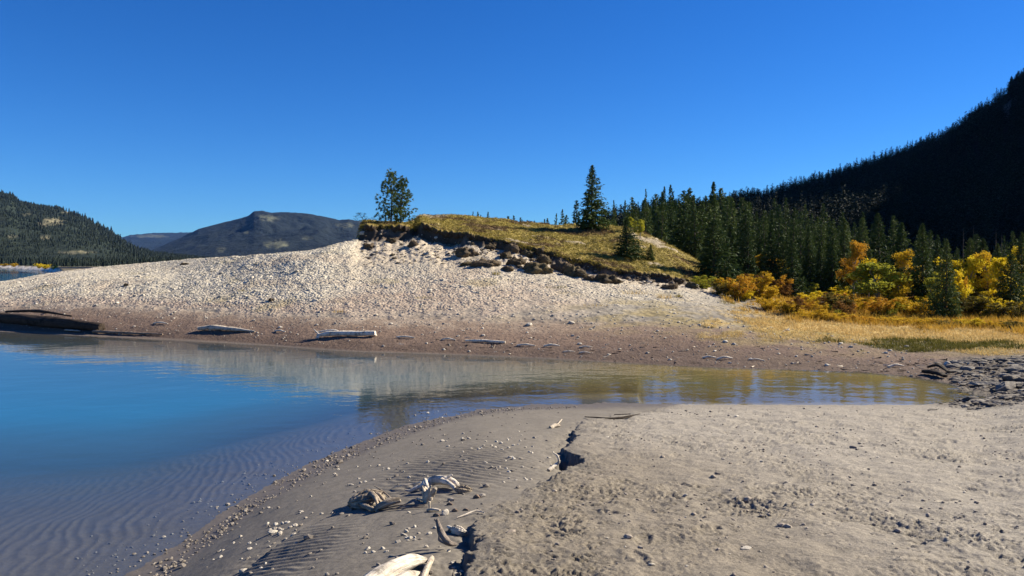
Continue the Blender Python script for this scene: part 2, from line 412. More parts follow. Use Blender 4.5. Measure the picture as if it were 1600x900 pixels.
def tube(mb, pts, rad, sides=10, seed=0, nz=.12, cap=True, flat=1.0, sub=0):
    pts = np.asarray(pts, float); rad = np.asarray(rad, float)
    if sub:
        t = np.linspace(0, 1, len(pts)); q = np.linspace(0, 1, sub)
        # smooth resample (Catmull-Rom through the points)
        P = np.vstack([2 * pts[0] - pts[1], pts, 2 * pts[-1] - pts[-2]])
        f = q * (len(pts) - 1); i = np.minimum(f.astype(int), len(pts) - 2); w = (f - i)[:, None]
        p0, p1, p2, p3 = P[i], P[i + 1], P[i + 2], P[i + 3]
        pts = .5 * ((2 * p1) + (-p0 + p2) * w + (2 * p0 - 5 * p1 + 4 * p2 - p3) * w ** 2 + (-p0 + 3 * p1 - 3 * p2 + p3) * w ** 3)
        rad = np.interp(q, t, rad)
    n = len(pts)
    d = np.gradient(pts, axis=0); d /= np.linalg.norm(d, axis=1)[:, None] + 1e-9
    up = np.array([0, 0, 1.]) if abs(d[:, 2]).mean() < .8 else np.array([1., 0, 0])
    s1 = np.cross(d, up); s1 /= np.linalg.norm(s1, axis=1)[:, None] + 1e-9
    s2 = np.cross(s1, d)
    a = np.arange(sides) / sides * 2 * math.pi
    L = np.concatenate([[0], np.cumsum(np.linalg.norm(np.diff(pts, axis=0), axis=1))])
    rr = rad[:, None] * (1 + nz * noise2(np.cos(a)[None, :] * 1.7 + seed * 7.3, (L / max(rad.mean(), 1e-4) * .35)[:, None] + np.sin(a)[None, :] * 1.7, seed)
                         + nz * .6 * noise2(np.cos(a)[None, :] * 4 + seed, np.sin(a)[None, :] * 4 + (L / max(rad.mean(), 1e-4) * .12)[:, None], seed + 3))
    V = pts[:, None, :] + rr[..., None] * (np.cos(a)[None, :, None] * s1[:, None, :] + flat * np.sin(a)[None, :, None] * s2[:, None, :])
    if cap and nz > 0:   # jagged ends
        for e, sg in ((0, -1), (-1, 1)):
            V[e] += d[e][None, :] * (rad[e] * 1.1 * np.abs(noise2(np.cos(a) * 2.2 + seed, np.sin(a) * 2.2, seed + 9)) * sg)[:, None]
    A = np.zeros((n, sides, 3))
    A[..., 0] = np.cos(a)[None, :] * rad.mean(); A[..., 1] = np.sin(a)[None, :] * rad.mean(); A[..., 2] = L[:, None]
    V = V.reshape(-1, 3); A = A.reshape(-1, 3)
    i = np.arange(n - 1)[:, None] * sides; j = np.arange(sides)[None, :]; k = (j + 1) % sides
    Q = np.stack([i + j, i + k, i + sides + k, i + sides + j], -1).reshape(-1, 4)
    mb.add(V, Q, A)
    if cap:
        off = mb.n
        for e in (0, n - 1):
            ring = V[e * sides:(e + 1) * sides]
            c = ring.mean(0) + (d[e] * rad[e] * (.15 if e else -.15))
            T = [(sides, (m + 1) % sides, m) if e == 0 else (sides, m, (m + 1) % sides) for m in range(sides)]
            mb.add(np.vstack([ring, c]), np.array(T), np.vstack([A[e * sides:(e + 1) * sides], A[e * sides]]))

_ICO = {}
def ico(sub):
    if sub in _ICO: return _ICO[sub]
    t = (1 + 5 ** .5) / 2
    V = np.array([(-1,t,0),(1,t,0),(-1,-t,0),(1,-t,0),(0,-1,t),(0,1,t),(0,-1,-t),(0,1,-t),(t,0,-1),(t,0,1),(-t,0,-1),(-t,0,1)], float)
    V /= np.linalg.norm(V, axis=1)[:, None]
    Fc = [(0,11,5),(0,5,1),(0,1,7),(0,7,10),(0,10,11),(1,5,9),(5,11,4),(11,10,2),(10,7,6),(7,1,8),(3,9,4),(3,4,2),(3,2,6),(3,6,8),(3,8,9),(4,9,5),(2,4,11),(6,2,10),(8,6,7),(9,8,1)]
    V = [tuple(v) for v in V]
    for _ in range(sub):
        mid = {}; nf = []
        def m(a, b):
            k = (min(a, b), max(a, b))
            if k not in mid:
                p = (np.array(V[a]) + np.array(V[b])); p /= np.linalg.norm(p); V.append(tuple(p)); mid[k] = len(V) - 1
            return mid[k]
        for a, b, c in Fc:
            x, y, z = m(a, b), m(b, c), m(c, a)
            nf += [(a, x, z), (b, y, x), (c, z, y), (x, y, z)]
        Fc = nf
    _ICO[sub] = (np.array(V), np.array(Fc))
    return _ICO[sub]

def rock_shape(seed, sub=2, rough=.25, facet=4):
    r = np.random.default_rng(seed)
    V, Fc = ico(sub); V = V.copy()
    for _ in range(facet):                       # cut a few flat faces
        n = r.normal(size=3); n /= np.linalg.norm(n); h = r.uniform(.55, .85)
        d = V @ n; V = V - np.clip(d - h, 0, None)[:, None] * n
    k = 1 + rough * noise2(V[:, 0] * 1.6 + seed, V[:, 1] * 1.6 + V[:, 2] * 1.1, seed) + rough * .3 * noise2(V[:, 2] * 4 + seed, V[:, 1] * 4 + V[:, 0] * 2, seed + 1)
    return V * k[:, None], Fc

def scatter(name, shapes, P, S, rot, mat, kind='stuff', tint=None, lab=None, smooth=False):
    """one mesh of many copies of a few low shapes; P (n,3), S (n,3) sizes, rot (n,) about z"""
    Vs, Fs, As = [], [], []; off = 0
    n = len(P); which = rng.integers(0, len(shapes), n)
    for k, (V, Fc) in enumerate(shapes):
        m = np.where(which == k)[0]
        if not len(m): continue
        W = V[None] * S[m][:, None, :]
        c, s = np.cos(rot[m])[:, None], np.sin(rot[m])[:, None]
        x = W[..., 0] * c - W[..., 1] * s; y = W[..., 0] * s + W[..., 1] * c
        W = np.stack([x, y, W[..., 2]], -1) + P[m][:, None, :]
        Vs.append(W.reshape(-1, 3)); Fs.append((Fc[None] + (np.arange(len(m)) * len(V))[:, None, None] + off).reshape(-1, Fc.shape[1]))
        tn = rng.random(len(m)) if tint is None else tint[m]
        As.append(np.repeat(tn, len(V))); off += W.size // 3
    A = np.concatenate(As); me = mesh_from(name, np.concatenate(Vs), Fs, {'tint': A}, smooth)
    o = link(name, me, mat)
    o['kind'] = kind
    if lab: o['label'], o['category'] = lab
    return o

# ------------------------------------------------------------------ materials
def new_mat(name):
    m = bpy.data.materials.new(name); m.use_nodes = True
    nt = m.node_tree; nt.nodes.clear()
    out = nt.nodes.new('ShaderNodeOutputMaterial')
    return m, nt, out
def N(nt, t, **kw):
    n = nt.nodes.new('ShaderNode' + t)
    for k, v in kw.items():
        if k in n.inputs.keys() if isinstance(k, str) else False: n.inputs[k].default_value = v
        else: setattr(n, k, v)
    return n
def L(nt, a, b): nt.links.new(a, b)
def mth(nt, op, a, b=None, c=None, clamp=False):
    n = nt.nodes.new('ShaderNodeMath'); n.operation = op; n.use_clamp = clamp
    for i, v in enumerate((a, b, c)):
        if v is None: continue
        if hasattr(v, 'is_output') or hasattr(v, 'links'): nt.links.new(v, n.inputs[i])
        else: n.inputs[i].default_value = v
    return n.outputs[0]
def mixc(nt, fac, a, b, mode='MIX'):
    n = nt.nodes.new('ShaderNodeMix'); n.data_type = 'RGBA'; n.blend_type = mode
    for s, v in ((n.inputs[0], fac), (n.inputs[6], a), (n.inputs[7], b)):
        if hasattr(v, 'links'): nt.links.new(v, s)
        elif isinstance(v, (int, float)): s.default_value = v
        else: s.default_value = (*v, 1)
    return n.outputs[2]
def ramp(nt, fac, stops):
    n = nt.nodes.new('ShaderNodeValToRGB'); e = n.color_ramp.elements
    while len(e) < len(stops): e.new(.5)
    for k, (p, c) in enumerate(stops):
        e[k].position = p; e[k].color = (*c, 1) if not isinstance(c, (int, float)) else (c, c, c, 1)
    nt.links.new(fac, n.inputs[0]); return n.outputs[0]
def attr(nt, name, out='Fac'):
    n = nt.nodes.new('ShaderNodeAttribute'); n.attribute_name = name; return n.outputs[out]
def noise_t(nt, vec, scale, detail=4, rough=.55, dist=0):
    n = nt.nodes.new('ShaderNodeTexNoise'); n.inputs['Scale'].default_value = scale; n.inputs['Detail'].default_value = detail
    n.inputs['Roughness'].default_value = rough; n.inputs['Distortion'].default_value = dist
    if vec is not None: nt.links.new(vec, n.inputs['Vector'])
    return n.outputs['Fac']
def bump(nt, h, strength, dist, normal=None):
    b = nt.nodes.new('ShaderNodeBump'); b.inputs['Strength'].default_value = strength; b.inputs['Distance'].default_value = dist
    nt.links.new(h, b.inputs['Height'])
    if hasattr(strength, 'links'): nt.links.new(strength, b.inputs['Strength'])
    if normal is not None: nt.links.new(normal, b.inputs['Normal'])
    return b.outputs[0]
def pos(nt): return nt.nodes.new('ShaderNodeNewGeometry').outputs['Position']
def principled(nt, out, col, rough=.9, spec=.2, normal=None):
    p = nt.nodes.new('ShaderNodeBsdfPrincipled')
    if hasattr(col, 'links'): nt.links.new(col, p.inputs['Base Color'])
    else: p.inputs['Base Color'].default_value = (*col, 1)
    if hasattr(rough, 'links'): nt.links.new(rough, p.inputs['Roughness'])
    else: p.inputs['Roughness'].default_value = rough
    p.inputs['Specular IOR Level'].default_value = spec
    if normal is not None: nt.links.new(normal, p.inputs['Normal'])
    nt.links.new(p.outputs[0], out.inputs[0]); return p

def mat_ground():
    m, nt, out = new_mat('ground')
    P = pos(nt); c = attr(nt, 'Col', 'Color')
    g = attr(nt, 'gravel'); bk = attr(nt, 'bank'); tf = attr(nt, 'turf'); md = attr(nt, 'mud'); wt = attr(nt, 'wet')
    n_f = noise_t(nt, P, 38, 6, .7); n_m = noise_t(nt, P, 9, 5, .6)
    c1 = mixc(nt, mth(nt, 'MULTIPLY', .55, 1.0), c, mixc(nt, 1.0, c, ramp(nt, n_f, [(.28, .45), (.5, 1.0), (.72, 1.5)]), 'MULTIPLY'))
    c1 = mixc(nt, .35, c1, mixc(nt, 1.0, c1, ramp(nt, n_m, [(.3, .6), (.5, 1.0), (.7, 1.4)]), 'MULTIPLY'))
    v = nt.nodes.new('ShaderNodeTexVoronoi'); v.inputs['Scale'].default_value = 9.0; L(nt, P, v.inputs['Vector'])
    vr = mth(nt, 'MULTIPLY_ADD', v.outputs['Color'], 1.0, 0.0)
    stone = mixc(nt, 1.0, c1, ramp(nt, vr, [(0, .55), (.35, .85), (.7, 1.1), (1, 1.45)]), 'MULTIPLY')
    c2 = mixc(nt, mth(nt, 'MULTIPLY', g, .8), c1, stone)
    tnoise = noise_t(nt, P, 14, 5, .75)
    c3 = mixc(nt, mth(nt, 'MULTIPLY', tf, .8), c2, mixc(nt, 1.0, c2, ramp(nt, tnoise, [(.3, .35), (.5, 1.0), (.7, 1.55)]), 'MULTIPLY'))
    h1 = mth(nt, 'MULTIPLY', mth(nt, 'SUBTRACT', 1.0, v.outputs['Distance']), mth(nt, 'MULTIPLY', g, .05))
    h2 = mth(nt, 'MULTIPLY', n_f, mth(nt, 'MULTIPLY_ADD', bk, .010, .003))
    h3 = mth(nt, 'MULTIPLY', tnoise, mth(nt, 'MULTIPLY', tf, .10))
    h4 = mth(nt, 'MULTIPLY', n_m, mth(nt, 'MULTIPLY', md, .05))
    h = mth(nt, 'ADD', mth(nt, 'ADD', h1, h2), mth(nt, 'ADD', h3, h4))
    nrm = bump(nt, h, 1.0, 1.0)
    principled(nt, out, c3, mth(nt, 'MULTIPLY_ADD', wt, -.35, .92), .25, nrm)
    return m

def mat_water():
    m, nt, out = new_mat('water')
    P = pos(nt); dep = attr(nt, 'depth'); wav = attr(nt, 'wave')
    mp = nt.nodes.new('ShaderNodeMapping'); L(nt, P, mp.inputs[0]); mp.inputs['Scale'].default_value = (.75, 1.0, 1)
    mp.inputs['Rotation'].default_value = (0, 0, R(-18))
    n1 = noise_t(nt, mp.outputs[0], 2.2, 3, .5); n2 = noise_t(nt, mp.outputs[0], 9.0, 2, .5); n3 = noise_t(nt, mp.outputs[0], .5, 2, .5)
    h = mth(nt, 'ADD', mth(nt, 'MULTIPLY', n1, .020), mth(nt, 'ADD', mth(nt, 'MULTIPLY', n2, .0035), mth(nt, 'MULTIPLY', n3, .05)))
    h = mth(nt, 'MULTIPLY', h, wav)
    nrm = bump(nt, h, 1.0, 1.0)
    vm = nt.nodes.new('ShaderNodeVectorMath'); vm.operation = 'DOT_PRODUCT'
    L(nt, nt.nodes.new('ShaderNodeNewGeometry').outputs['Incoming'], vm.inputs[0]); L(nt, nrm, vm.inputs[1])
    ca = mth(nt, 'SUBTRACT', 1.0, mth(nt, 'ABSOLUTE', vm.outputs['Value']), None, True)
    frf = mth(nt, 'MULTIPLY_ADD', mth(nt, 'POWER', ca, 5.0), .98, .02, True)      # Fresnel reflectance of water
    gl = nt.nodes.new('ShaderNodeBsdfGlossy'); gl.inputs['Roughness'].default_value = .035; L(nt, nrm, gl.inputs['Normal'])
    tr = nt.nodes.new('ShaderNodeBsdfTransparent'); tr.inputs[0].default_value = (.86, .92, .95, 1)
    df = nt.nodes.new('ShaderNodeBsdfDiffuse')
    L(nt, mixc(nt, attr(nt, 'gold_reflect'), ramp(nt, dep, [(0, (.070, .085, .095)), (.25, (.045, .095, .130)), (.6, (.030, .095, .145)), (1, (.02, .125, .225))]), ramp(nt, dep, [(0, (.200, .150, .050)), (.4, (.130, .125, .065))])), df.inputs[0])  # second ramp paints the golden reflection of the bushes into the water
    tb = mth(nt, 'SUBTRACT', 1.0, mth(nt, 'POWER', 2.718, mth(nt, 'MULTIPLY', dep, -2.9)))
    b = nt.nodes.new('ShaderNodeMixShader'); L(nt, tb, b.inputs[0]); L(nt, tr.outputs[0], b.inputs[1]); L(nt, df.outputs[0], b.inputs[2])
    o = nt.nodes.new('ShaderNodeMixShader'); L(nt, frf, o.inputs[0]); L(nt, b.outputs[0], o.inputs[1]); L(nt, gl.outputs[0], o.inputs[2])
    L(nt, o.outputs[0], out.inputs[0])
    return m

def mat_leaf(name, cols, trans=.25, rough=.6, rnd=.35):
    """foliage: colour varies leaf by leaf (attribute) and tree by tree"""
    m, nt, out = new_mat(name)
    a = nt.nodes.new('ShaderNodeAttribute'); a.attribute_name = 'leaf'
    sep = nt.nodes.new('ShaderNodeSeparateXYZ'); L(nt, a.outputs['Vector'], sep.inputs[0])
    oi = nt.nodes.new('ShaderNodeObjectInfo')
    f = mth(nt, 'ADD', mth(nt, 'MULTIPLY', sep.outputs[0], 1 - rnd), mth(nt, 'MULTIPLY', oi.outputs['Random'], rnd))
    n = len(cols)
    c = ramp(nt, f, [(i / (n - 1), cols[i]) for i in range(n)])
    d = nt.nodes.new('ShaderNodeBsdfPrincipled'); L(nt, c, d.inputs['Base Color']); d.inputs['Roughness'].default_value = rough
    d.inputs['Specular IOR Level'].default_value = .04
    t = nt.nodes.new('ShaderNodeBsdfTranslucent'); L(nt, c, t.inputs[0])
    s = nt.nodes.new('ShaderNodeMixShader'); s.inputs[0].default_value = trans
    L(nt, d.outputs[0], s.inputs[1]); L(nt, t.outputs[0], s.inputs[2]); L(nt, s.outputs[0], out.inputs[0])
    return m

def mat_tint(name, cols, rough=.85, spec=.25, scale=20, bstr=.01, attrname='tint'):
    """stones and the like: colour picked by the per-piece tint, with fine noise"""
    m, nt, out = new_mat(name)
    P = nt.nodes.new('ShaderNodeTexCoord').outputs['Object']
    oi = nt.nodes.new('ShaderNodeObjectInfo')
    f = mth(nt, 'FRACT', mth(nt, 'ADD', attr(nt, attrname), oi.outputs['Random']))
    c = ramp(nt, f, [(i / (len(cols) - 1), cols[i]) for i in range(len(cols))])
    n = noise_t(nt, P, scale, 5, .65)
    c = mixc(nt, .6, c, mixc(nt, 1.0, c, ramp(nt, n, [(.3, .5), (.5, 1.0), (.7, 1.4)]), 'MULTIPLY'))
    principled(nt, out, c, rough, spec, bump(nt, n, 1.0, bstr))
    return m

def mat_wood(name, light, dark, grain=1.0, rough=.85):
    m, nt, out = new_mat(name)
    a = nt.nodes.new('ShaderNodeAttribute'); a.attribute_name = 'grain'
    mp = nt.nodes.new('ShaderNodeMapping'); L(nt, a.outputs['Vector'], mp.inputs[0]); mp.inputs['Scale'].default_value = (1, 1, .07)
    g = noise_t(nt, mp.outputs[0], 90 * grain, 5, .7, .5); g2 = noise_t(nt, a.outputs['Vector'], 9 * grain, 4, .6)
    c = ramp(nt, g, [(.32, dark), (.5, tuple(.5 * (x + y) for x, y in zip(light, dark))), (.62, light)])
    c = mixc(nt, 1.0, c, ramp(nt, g2, [(.32, .30), (.46, .85), (.7, 1.12)]), 'MULTIPLY')
    principled(nt, out, c, rough, .2, bump(nt, mth(nt, 'ADD', g, mth(nt, 'MULTIPLY', g2, .8)), .8, .012 / grain))
    return m

M = {}
M['ground'] = mat_ground(); M['water'] = mat_water()
M['spruce'] = mat_leaf('spruce_needles', [(.018, .036, .013), (.048, .074, .022), (.105, .130, .034)], .18, rnd=.5)
M['pine'] = mat_leaf('pine_needles', [(.045, .072, .022), (.105, .140, .040), (.19, .215, .055)], .25)
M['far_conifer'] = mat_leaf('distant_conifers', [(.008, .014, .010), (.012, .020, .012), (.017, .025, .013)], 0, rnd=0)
M['distant_conifer'] = mat_leaf('far_lake_conifers', [(.009, .015, .014), (.015, .023, .018), (.026, .034, .023)], .04, rnd=0)
M['yellow'] = mat_leaf('yellow_leaves', [(.42, .32, .015), (.66, .50, .022), (.76, .60, .045)], .35)
M['gold'] = mat_leaf('golden_leaves', [(.34, .215, .018), (.56, .36, .022), (.68, .48, .04)], .3)
M['orange'] = mat_leaf('orange_leaves', [(.34, .17, .02), (.54, .29, .025), (.64, .40, .04)], .3)
M['lime'] = mat_leaf('yellow_green_leaves', [(.16, .18, .02), (.33, .32, .035), (.52, .43, .035)], .35)
M['rust'] = mat_leaf('rusty_leaves', [(.13, .065, .025), (.22, .11, .03), (.30, .17, .04)], .25)
M['olive'] = mat_leaf('olive_leaves', [(.07, .065, .018), (.14, .115, .025), (.24, .18, .035)], .3)
M['grass_tan'] = mat_leaf('dry_grass', [(.38, .26, .085), (.54, .38, .15), (.64, .47, .21)], .3, rnd=0)
M['grass_gold'] = mat_leaf('golden_grass', [(.30, .18, .03), (.46, .28, .04), (.56, .36, .06)], .3, rnd=0)
M['grass_olive'] = mat_leaf('olive_grass', [(.11, .085, .022), (.215, .172, .036), (.34, .27, .060)], .25, rnd=0)
M['grass_green'] = mat_leaf('green_grass', [(.05, .055, .015), (.10, .095, .02), (.19, .15, .035)], .3, rnd=0)
M['grass_brown'] = mat_leaf('brown_dead_grass', [(.08, .052, .026), (.15, .100, .046), (.23, .165, .078)], .2, rnd=0)
M['bark'] = mat_wood('bark', (.13, .10, .08), (.05, .038, .03), 1.0)
M['aspen_bark'] = mat_wood('aspen_bark', (.38, .35, .29), (.14, .12, .10), 1.0)
M['drift'] = mat_wood('bleached_driftwood', (.66, .58, .47), (.30, .24, .18), 1.0)
M['drift_white'] = mat_wood('white_driftwood', (.80, .73, .62), (.48, .40, .31), 1.0)
M['drift_brown'] = mat_wood('brown_driftwood', (.34, .25, .18), (.12, .085, .06), 1.0)
M['drift_split'] = mat_wood('split_driftwood', (.50, .42, .32), (.09, .065, .045), .7)
M['drift_grey'] = mat_wood('grey_driftwood', (.30, .25, .21), (.11, .085, .07), 1.0)
M['drift_dark'] = mat_wood('dark_wood', (.060, .043, .030), (.018, .013, .010), .3)  # very dark brown grain
M['root'] = mat_wood('root_wood', (.28, .22, .165), (.10, .075, .055), 1.0)
M['gravel'] = mat_tint('gravel_stone', [(.31, .275, .22), (.43, .385, .31), (.49, .445, .365), (.37, .33, .26), (.54, .495, .41)], scale=12, bstr=.01)
M['pebble'] = mat_tint('pebble_stone', [(.11, .095, .08), (.20, .175, .15), (.15, .13, .11), (.28, .25, .215), (.10, .085, .075)], scale=60, bstr=.003)
M['stone'] = mat_tint('pale_stone', [(.34, .305, .255), (.46, .42, .355), (.28, .245, .205), (.54, .50, .43)], scale=45, bstr=.003)
M['dark_rock'] = mat_tint('dark_rock', [(.085, .075, .066), (.14, .125, .11), (.19, .17, .15), (.11, .095, .082), (.28, .255, .22)], scale=14, bstr=.02)
M['clod'] = mat_tint('turf_clod_soil', [(.075, .053, .035), (.115, .085, .055), (.065, .048, .028), (.12, .092, .045)], scale=9, bstr=.05)

# ------------------------------------------------------------------ world, sun, camera
def setup_world():
    w = bpy.data.worlds.new('World'); SC.world = w; w.use_nodes = True
    nt = w.node_tree; nt.nodes.clear()
    out = nt.nodes.new('ShaderNodeOutputWorld'); bg = nt.nodes.new('ShaderNodeBackground')
    sk = nt.nodes.new('ShaderNodeTexSky'); sk.sky_type = 'NISHITA'; sk.sun_disc = False
    sk.sun_elevation = SUN_EL; sk.sun_rotation = SUN_AZ
    sk.altitude = 1400; sk.air_density = 1.0; sk.dust_density = .15; sk.ozone_density = 2.5
    hs = nt.nodes.new('ShaderNodeHueSaturation'); hs.inputs['Saturation'].default_value = 1.32
    hs.inputs['Hue'].default_value = .502
    L(nt, sk.outputs[0], hs.inputs['Color']); L(nt, mixc(nt, 1.0, hs.outputs[0], (.37, .74, 1.14), 'MULTIPLY'), bg.inputs[0]); bg.inputs[1].default_value = .05
    L(nt, bg.outputs[0], out.inputs[0])
    s = bpy.data.lights.new('sun', 'SUN'); s.energy = 5.0; s.angle = R(.5); s.color = (1, .90, .72)
    so = bpy.data.objects.new('sun', s); COL.objects.link(so)
    d = Vector((math.sin(SUN_AZ) * math.cos(SUN_EL), math.cos(SUN_AZ) * math.cos(SUN_EL), math.sin(SUN_EL)))
    so.rotation_euler = d.to_track_quat('Z', 'Y').to_euler(); so.location = d * 50
    c = bpy.data.cameras.new('camera'); co = bpy.data.objects.new('camera', c); COL.objects.link(co)
    c.sensor_width = 36; c.lens = F / 1600 * 36; c.shift_y = -40 / 1600; c.clip_start = .05; c.clip_end = 30000
    co.location = (0, 0, EYE); co.rotation_euler = (R(90), 0, 0)
    SC.camera = co
    vs = SC.view_settings; vs.view_transform = 'Standard'; vs.look = 'None'; vs.exposure = 1.22; vs.gamma = 1; vs.use_curve_mapping = False
    cy = SC.cycles; cy.max_bounces = 6; cy.diffuse_bounces = 2; cy.glossy_bounces = 3; cy.transparent_max_bounces = 8; cy.transmission_bounces = 3
    cy.use_denoising = True; cy.sample_clamp_indirect = 4
setup_world()

# ------------------------------------------------------------------ ground sheet
def grid_faces(nr, nc):
    i = np.arange(nr - 1)[:, None] * nc; j = np.arange(nc - 1)[None, :]
    return np.stack([i + j, i + j + 1, i + nc + j + 1, i + nc + j], -1).reshape(-1, 4)

def build_ground():
    u = np.concatenate([-np.geomspace(7, .92, 32), np.arange(-.90, .901, .0017), np.geomspace(.92, 7, 32)])
    rows = list(np.linspace(-8, 3.2, 24))
    y = 3.4
    while y < 17.0:
        rows.append(y); y += max(.011, min(y * y * .00042, .10))
    while y < 25: rows.append(y); y += .10
    while y < 34: rows.append(y); y += .075
    while y < 56.5: rows.append(y); y += .06
    while y < 66: rows.append(y); y += .3
    while y < 8800: rows.append(y); y *= 1.07
    Y = np.array(rows)
    W = np.sqrt(Y * Y + 9)
    X = np.clip(u[None, :] * W[:, None], -8800 - u[None, :] * -20, 8800 + u[None, :] * 20); YY = np.repeat(Y[:, None], len(u), 1)
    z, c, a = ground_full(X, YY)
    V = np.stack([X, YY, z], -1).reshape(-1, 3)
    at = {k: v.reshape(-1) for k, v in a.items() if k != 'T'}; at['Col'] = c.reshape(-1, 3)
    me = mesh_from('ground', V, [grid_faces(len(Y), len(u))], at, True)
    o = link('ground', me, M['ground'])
    tag(o, 'sandy bank, gravel bar, grassy hill and meadow around the lake inlet', 'ground', kind='structure')
build_ground()

def build_water():
    u = np.concatenate([-np.geomspace(7, .8, 20), np.linspace(-.78, .78, 260), np.geomspace(.8, 7, 20)])
    Y = np.concatenate([np.linspace(-8, 3, 12), np.linspace(3.3, 36, 260), np.geomspace(37, 1500, 90)])
    W = np.sqrt(Y * Y + 9)
    X = u[None, :] * W[:, None]; YY = np.repeat(Y[:, None], len(u), 1)
    zb = base_z(X, YY)
    keep = zb < .12
    Fq = grid_faces(len(Y), len(u))
    k = keep.reshape(-1)[Fq].any(1)
    px = to_px(X, YY)
    dep = np.clip(-zb, 0, 3)
    wave = .12 + .5 * sstep(500, 200, px) * sstep(9, 20, YY) + .55 * sstep(45, 60, YY) * 2
    wave = np.where(YY < 40, .28 + .22 * sstep(760, 1100, px) + .10 * fbm(X * .2, YY * .3, 2, 300), wave)
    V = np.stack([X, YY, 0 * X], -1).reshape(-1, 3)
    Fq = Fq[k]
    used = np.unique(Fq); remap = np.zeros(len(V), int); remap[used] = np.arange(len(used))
    me = mesh_from('lake_water', V[used], [remap[Fq]], {'depth': dep.reshape(-1)[used], 'wave': wave.reshape(-1)[used], 'gold_reflect': (sstep(520, 1050, px) * (YY < 40)).reshape(-1)[used]}, True)  # last attribute weights the painted golden reflection
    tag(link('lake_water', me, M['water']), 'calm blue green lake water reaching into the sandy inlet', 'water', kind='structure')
build_water()
# ------------------------------------------------------------------ finding places on the ground
_YR = np.geomspace(2.7, 900, 4200)
def hit(px, y, near=False):
    u = (px - 800) / F; s = (y - 410) / F
    X = u * _YR
    z = height(X, _YR)
    d = z - (EYE - s * _YR)
    k = int(np.argmax(d >= 0)) if (d >= 0).any() else len(_YR) - 1
    k = max(k, 1)
    t = d[k - 1] / (d[k - 1] - d[k] + 1e-12); t = min(max(t, 0), 1)
    Y = _YR[k - 1] + t * (_YR[k] - _YR[k - 1])
    return np.array([u * Y, Y, EYE - s * Y])
def at(px, y, Y): return np.array([(px - 800) / F * Y, Y, EYE - (y - 410) / F * Y])
def gz(x, y): return float(ground_full(np.array([float(x)]), np.array([float(y)]))[0][0]) if y < 62 else float(height(np.array([float(x)]), np.array([float(y)]))[0])

# ------------------------------------------------------------------ far mountains
def mat_mountain(name, forest, forest2, bare, s=1.0):
    m, nt, out = new_mat(name)
    P = pos(nt); b = attr(nt, 'bare')
    n1 = noise_t(nt, P, .035 * s, 6, .7); n2 = noise_t(nt, P, .006 * s, 5, .65)
    c = ramp(nt, n1, [(.32, forest), (.62, forest2)])
    c = mixc(nt, mth(nt, 'MULTIPLY', b, ramp(nt, n1, [(.35, .2), (.6, 1.0)])), c, bare)
    principled(nt, out, c, .95, .1, bump(nt, mth(nt, 'ADD', n1, n2), 1.0, 14 / s))
    return m

def mountain(name, sil, yc, yb, row0, mat, label, patches=(), amp=.06, nseed=400, right=None):
    px = np.arange(sil[0][0], sil[-1][0] + 1, 1.6); t = np.concatenate([np.linspace(0, 1, 90), np.linspace(1.04, 1.8, 12)])
    row = np.interp(px, [q[0] for q in sil], [q[1] for q in sil])
    jit = 1.0 * fbm(px / 9., px * 0, 3, nseed + 5)
    PX, T = np.meshgrid(px, t)
    Y = yb + (yc - yb) * T
    ycr = yc
    zc = EYE + (410 - row) / F * ycr; zb = EYE + (410 - row0) / F * yb
    g = np.where(T < 1, np.clip(T, 0, 1) ** 1.05, 1 - (T - 1) * .9)
    Z = zb + (zc[None, :] - zb) * g - (jit / F * ycr)[None, :] * np.clip(T, 0, 1) ** 10
    k = np.sin(np.clip(T, 0, 1) * math.pi) ** .7
    X = (PX - 800) / F * Y
    sc = (yc - yb) / 3.2
    ridg = 1 - np.abs(fbm(X / sc, Y / sc, 5, nseed, .55)) * 2
    Z = Z + k * amp * (zc[None, :] - zb) * ridg * 1.6
    bare = np.zeros_like(Z)
    rowv = 410 - (Z - EYE) / Y * F
    for (a, b, w, h, s) in patches:
        bare = np.maximum(bare, s * np.clip(1.2 - ((PX - a) / w) ** 2 - ((rowv - b) / h) ** 2 + .9 * fbm(PX / 9, rowv / 5, 4, nseed + 9), 0, 1))
    V = np.stack([X, Y, Z], -1).reshape(-1, 3)
    me = mesh_from(name, V, [grid_faces(len(t), len(px))], {'bare': bare.reshape(-1)}, True)
    o = link(name, me, mat); tag(o, label, 'mountain', kind='structure')
    return X, Y, Z, bare

MTA = mat_mountain('forested_slope', (.014, .022, .018), (.030, .040, .028), (.30, .27, .17), 2.0)
MTB = mat_mountain('distant_slope', (.007, .012, .015), (.017, .023, .025), (.15, .155, .10), .9)
hillA = mountain('mountain', [(-420,262),(-200,250),(-60,285),(0,302),(14,305),(30,318),(60,324),(100,329),(128,341),(150,352),(170,364),(188,377),(203,387),(235,396),(270,401),(330,407)],
         1300, 520, 413, MTA, 'dark forested mountain sloping down to the far lake shore',
         [(85,346,20,6,1.),(70,350,10,5,.9),(105,331,9,4,.8),(70,372,8,4,.7),(20,370,10,3,.5),(120,394,30,2.5,.7),(40,335,8,3,.5)], .07, 400)
mountain('mountain', [(120,382),(170,376),(205,367),(240,364),(300,363),(330,366),(420,372),(560,380)], 6500, 3600, 405, MTB,
         'low bluish far ridge seen in the gap between two mountains', [(235,369,30,3,.6)], .05, 420)
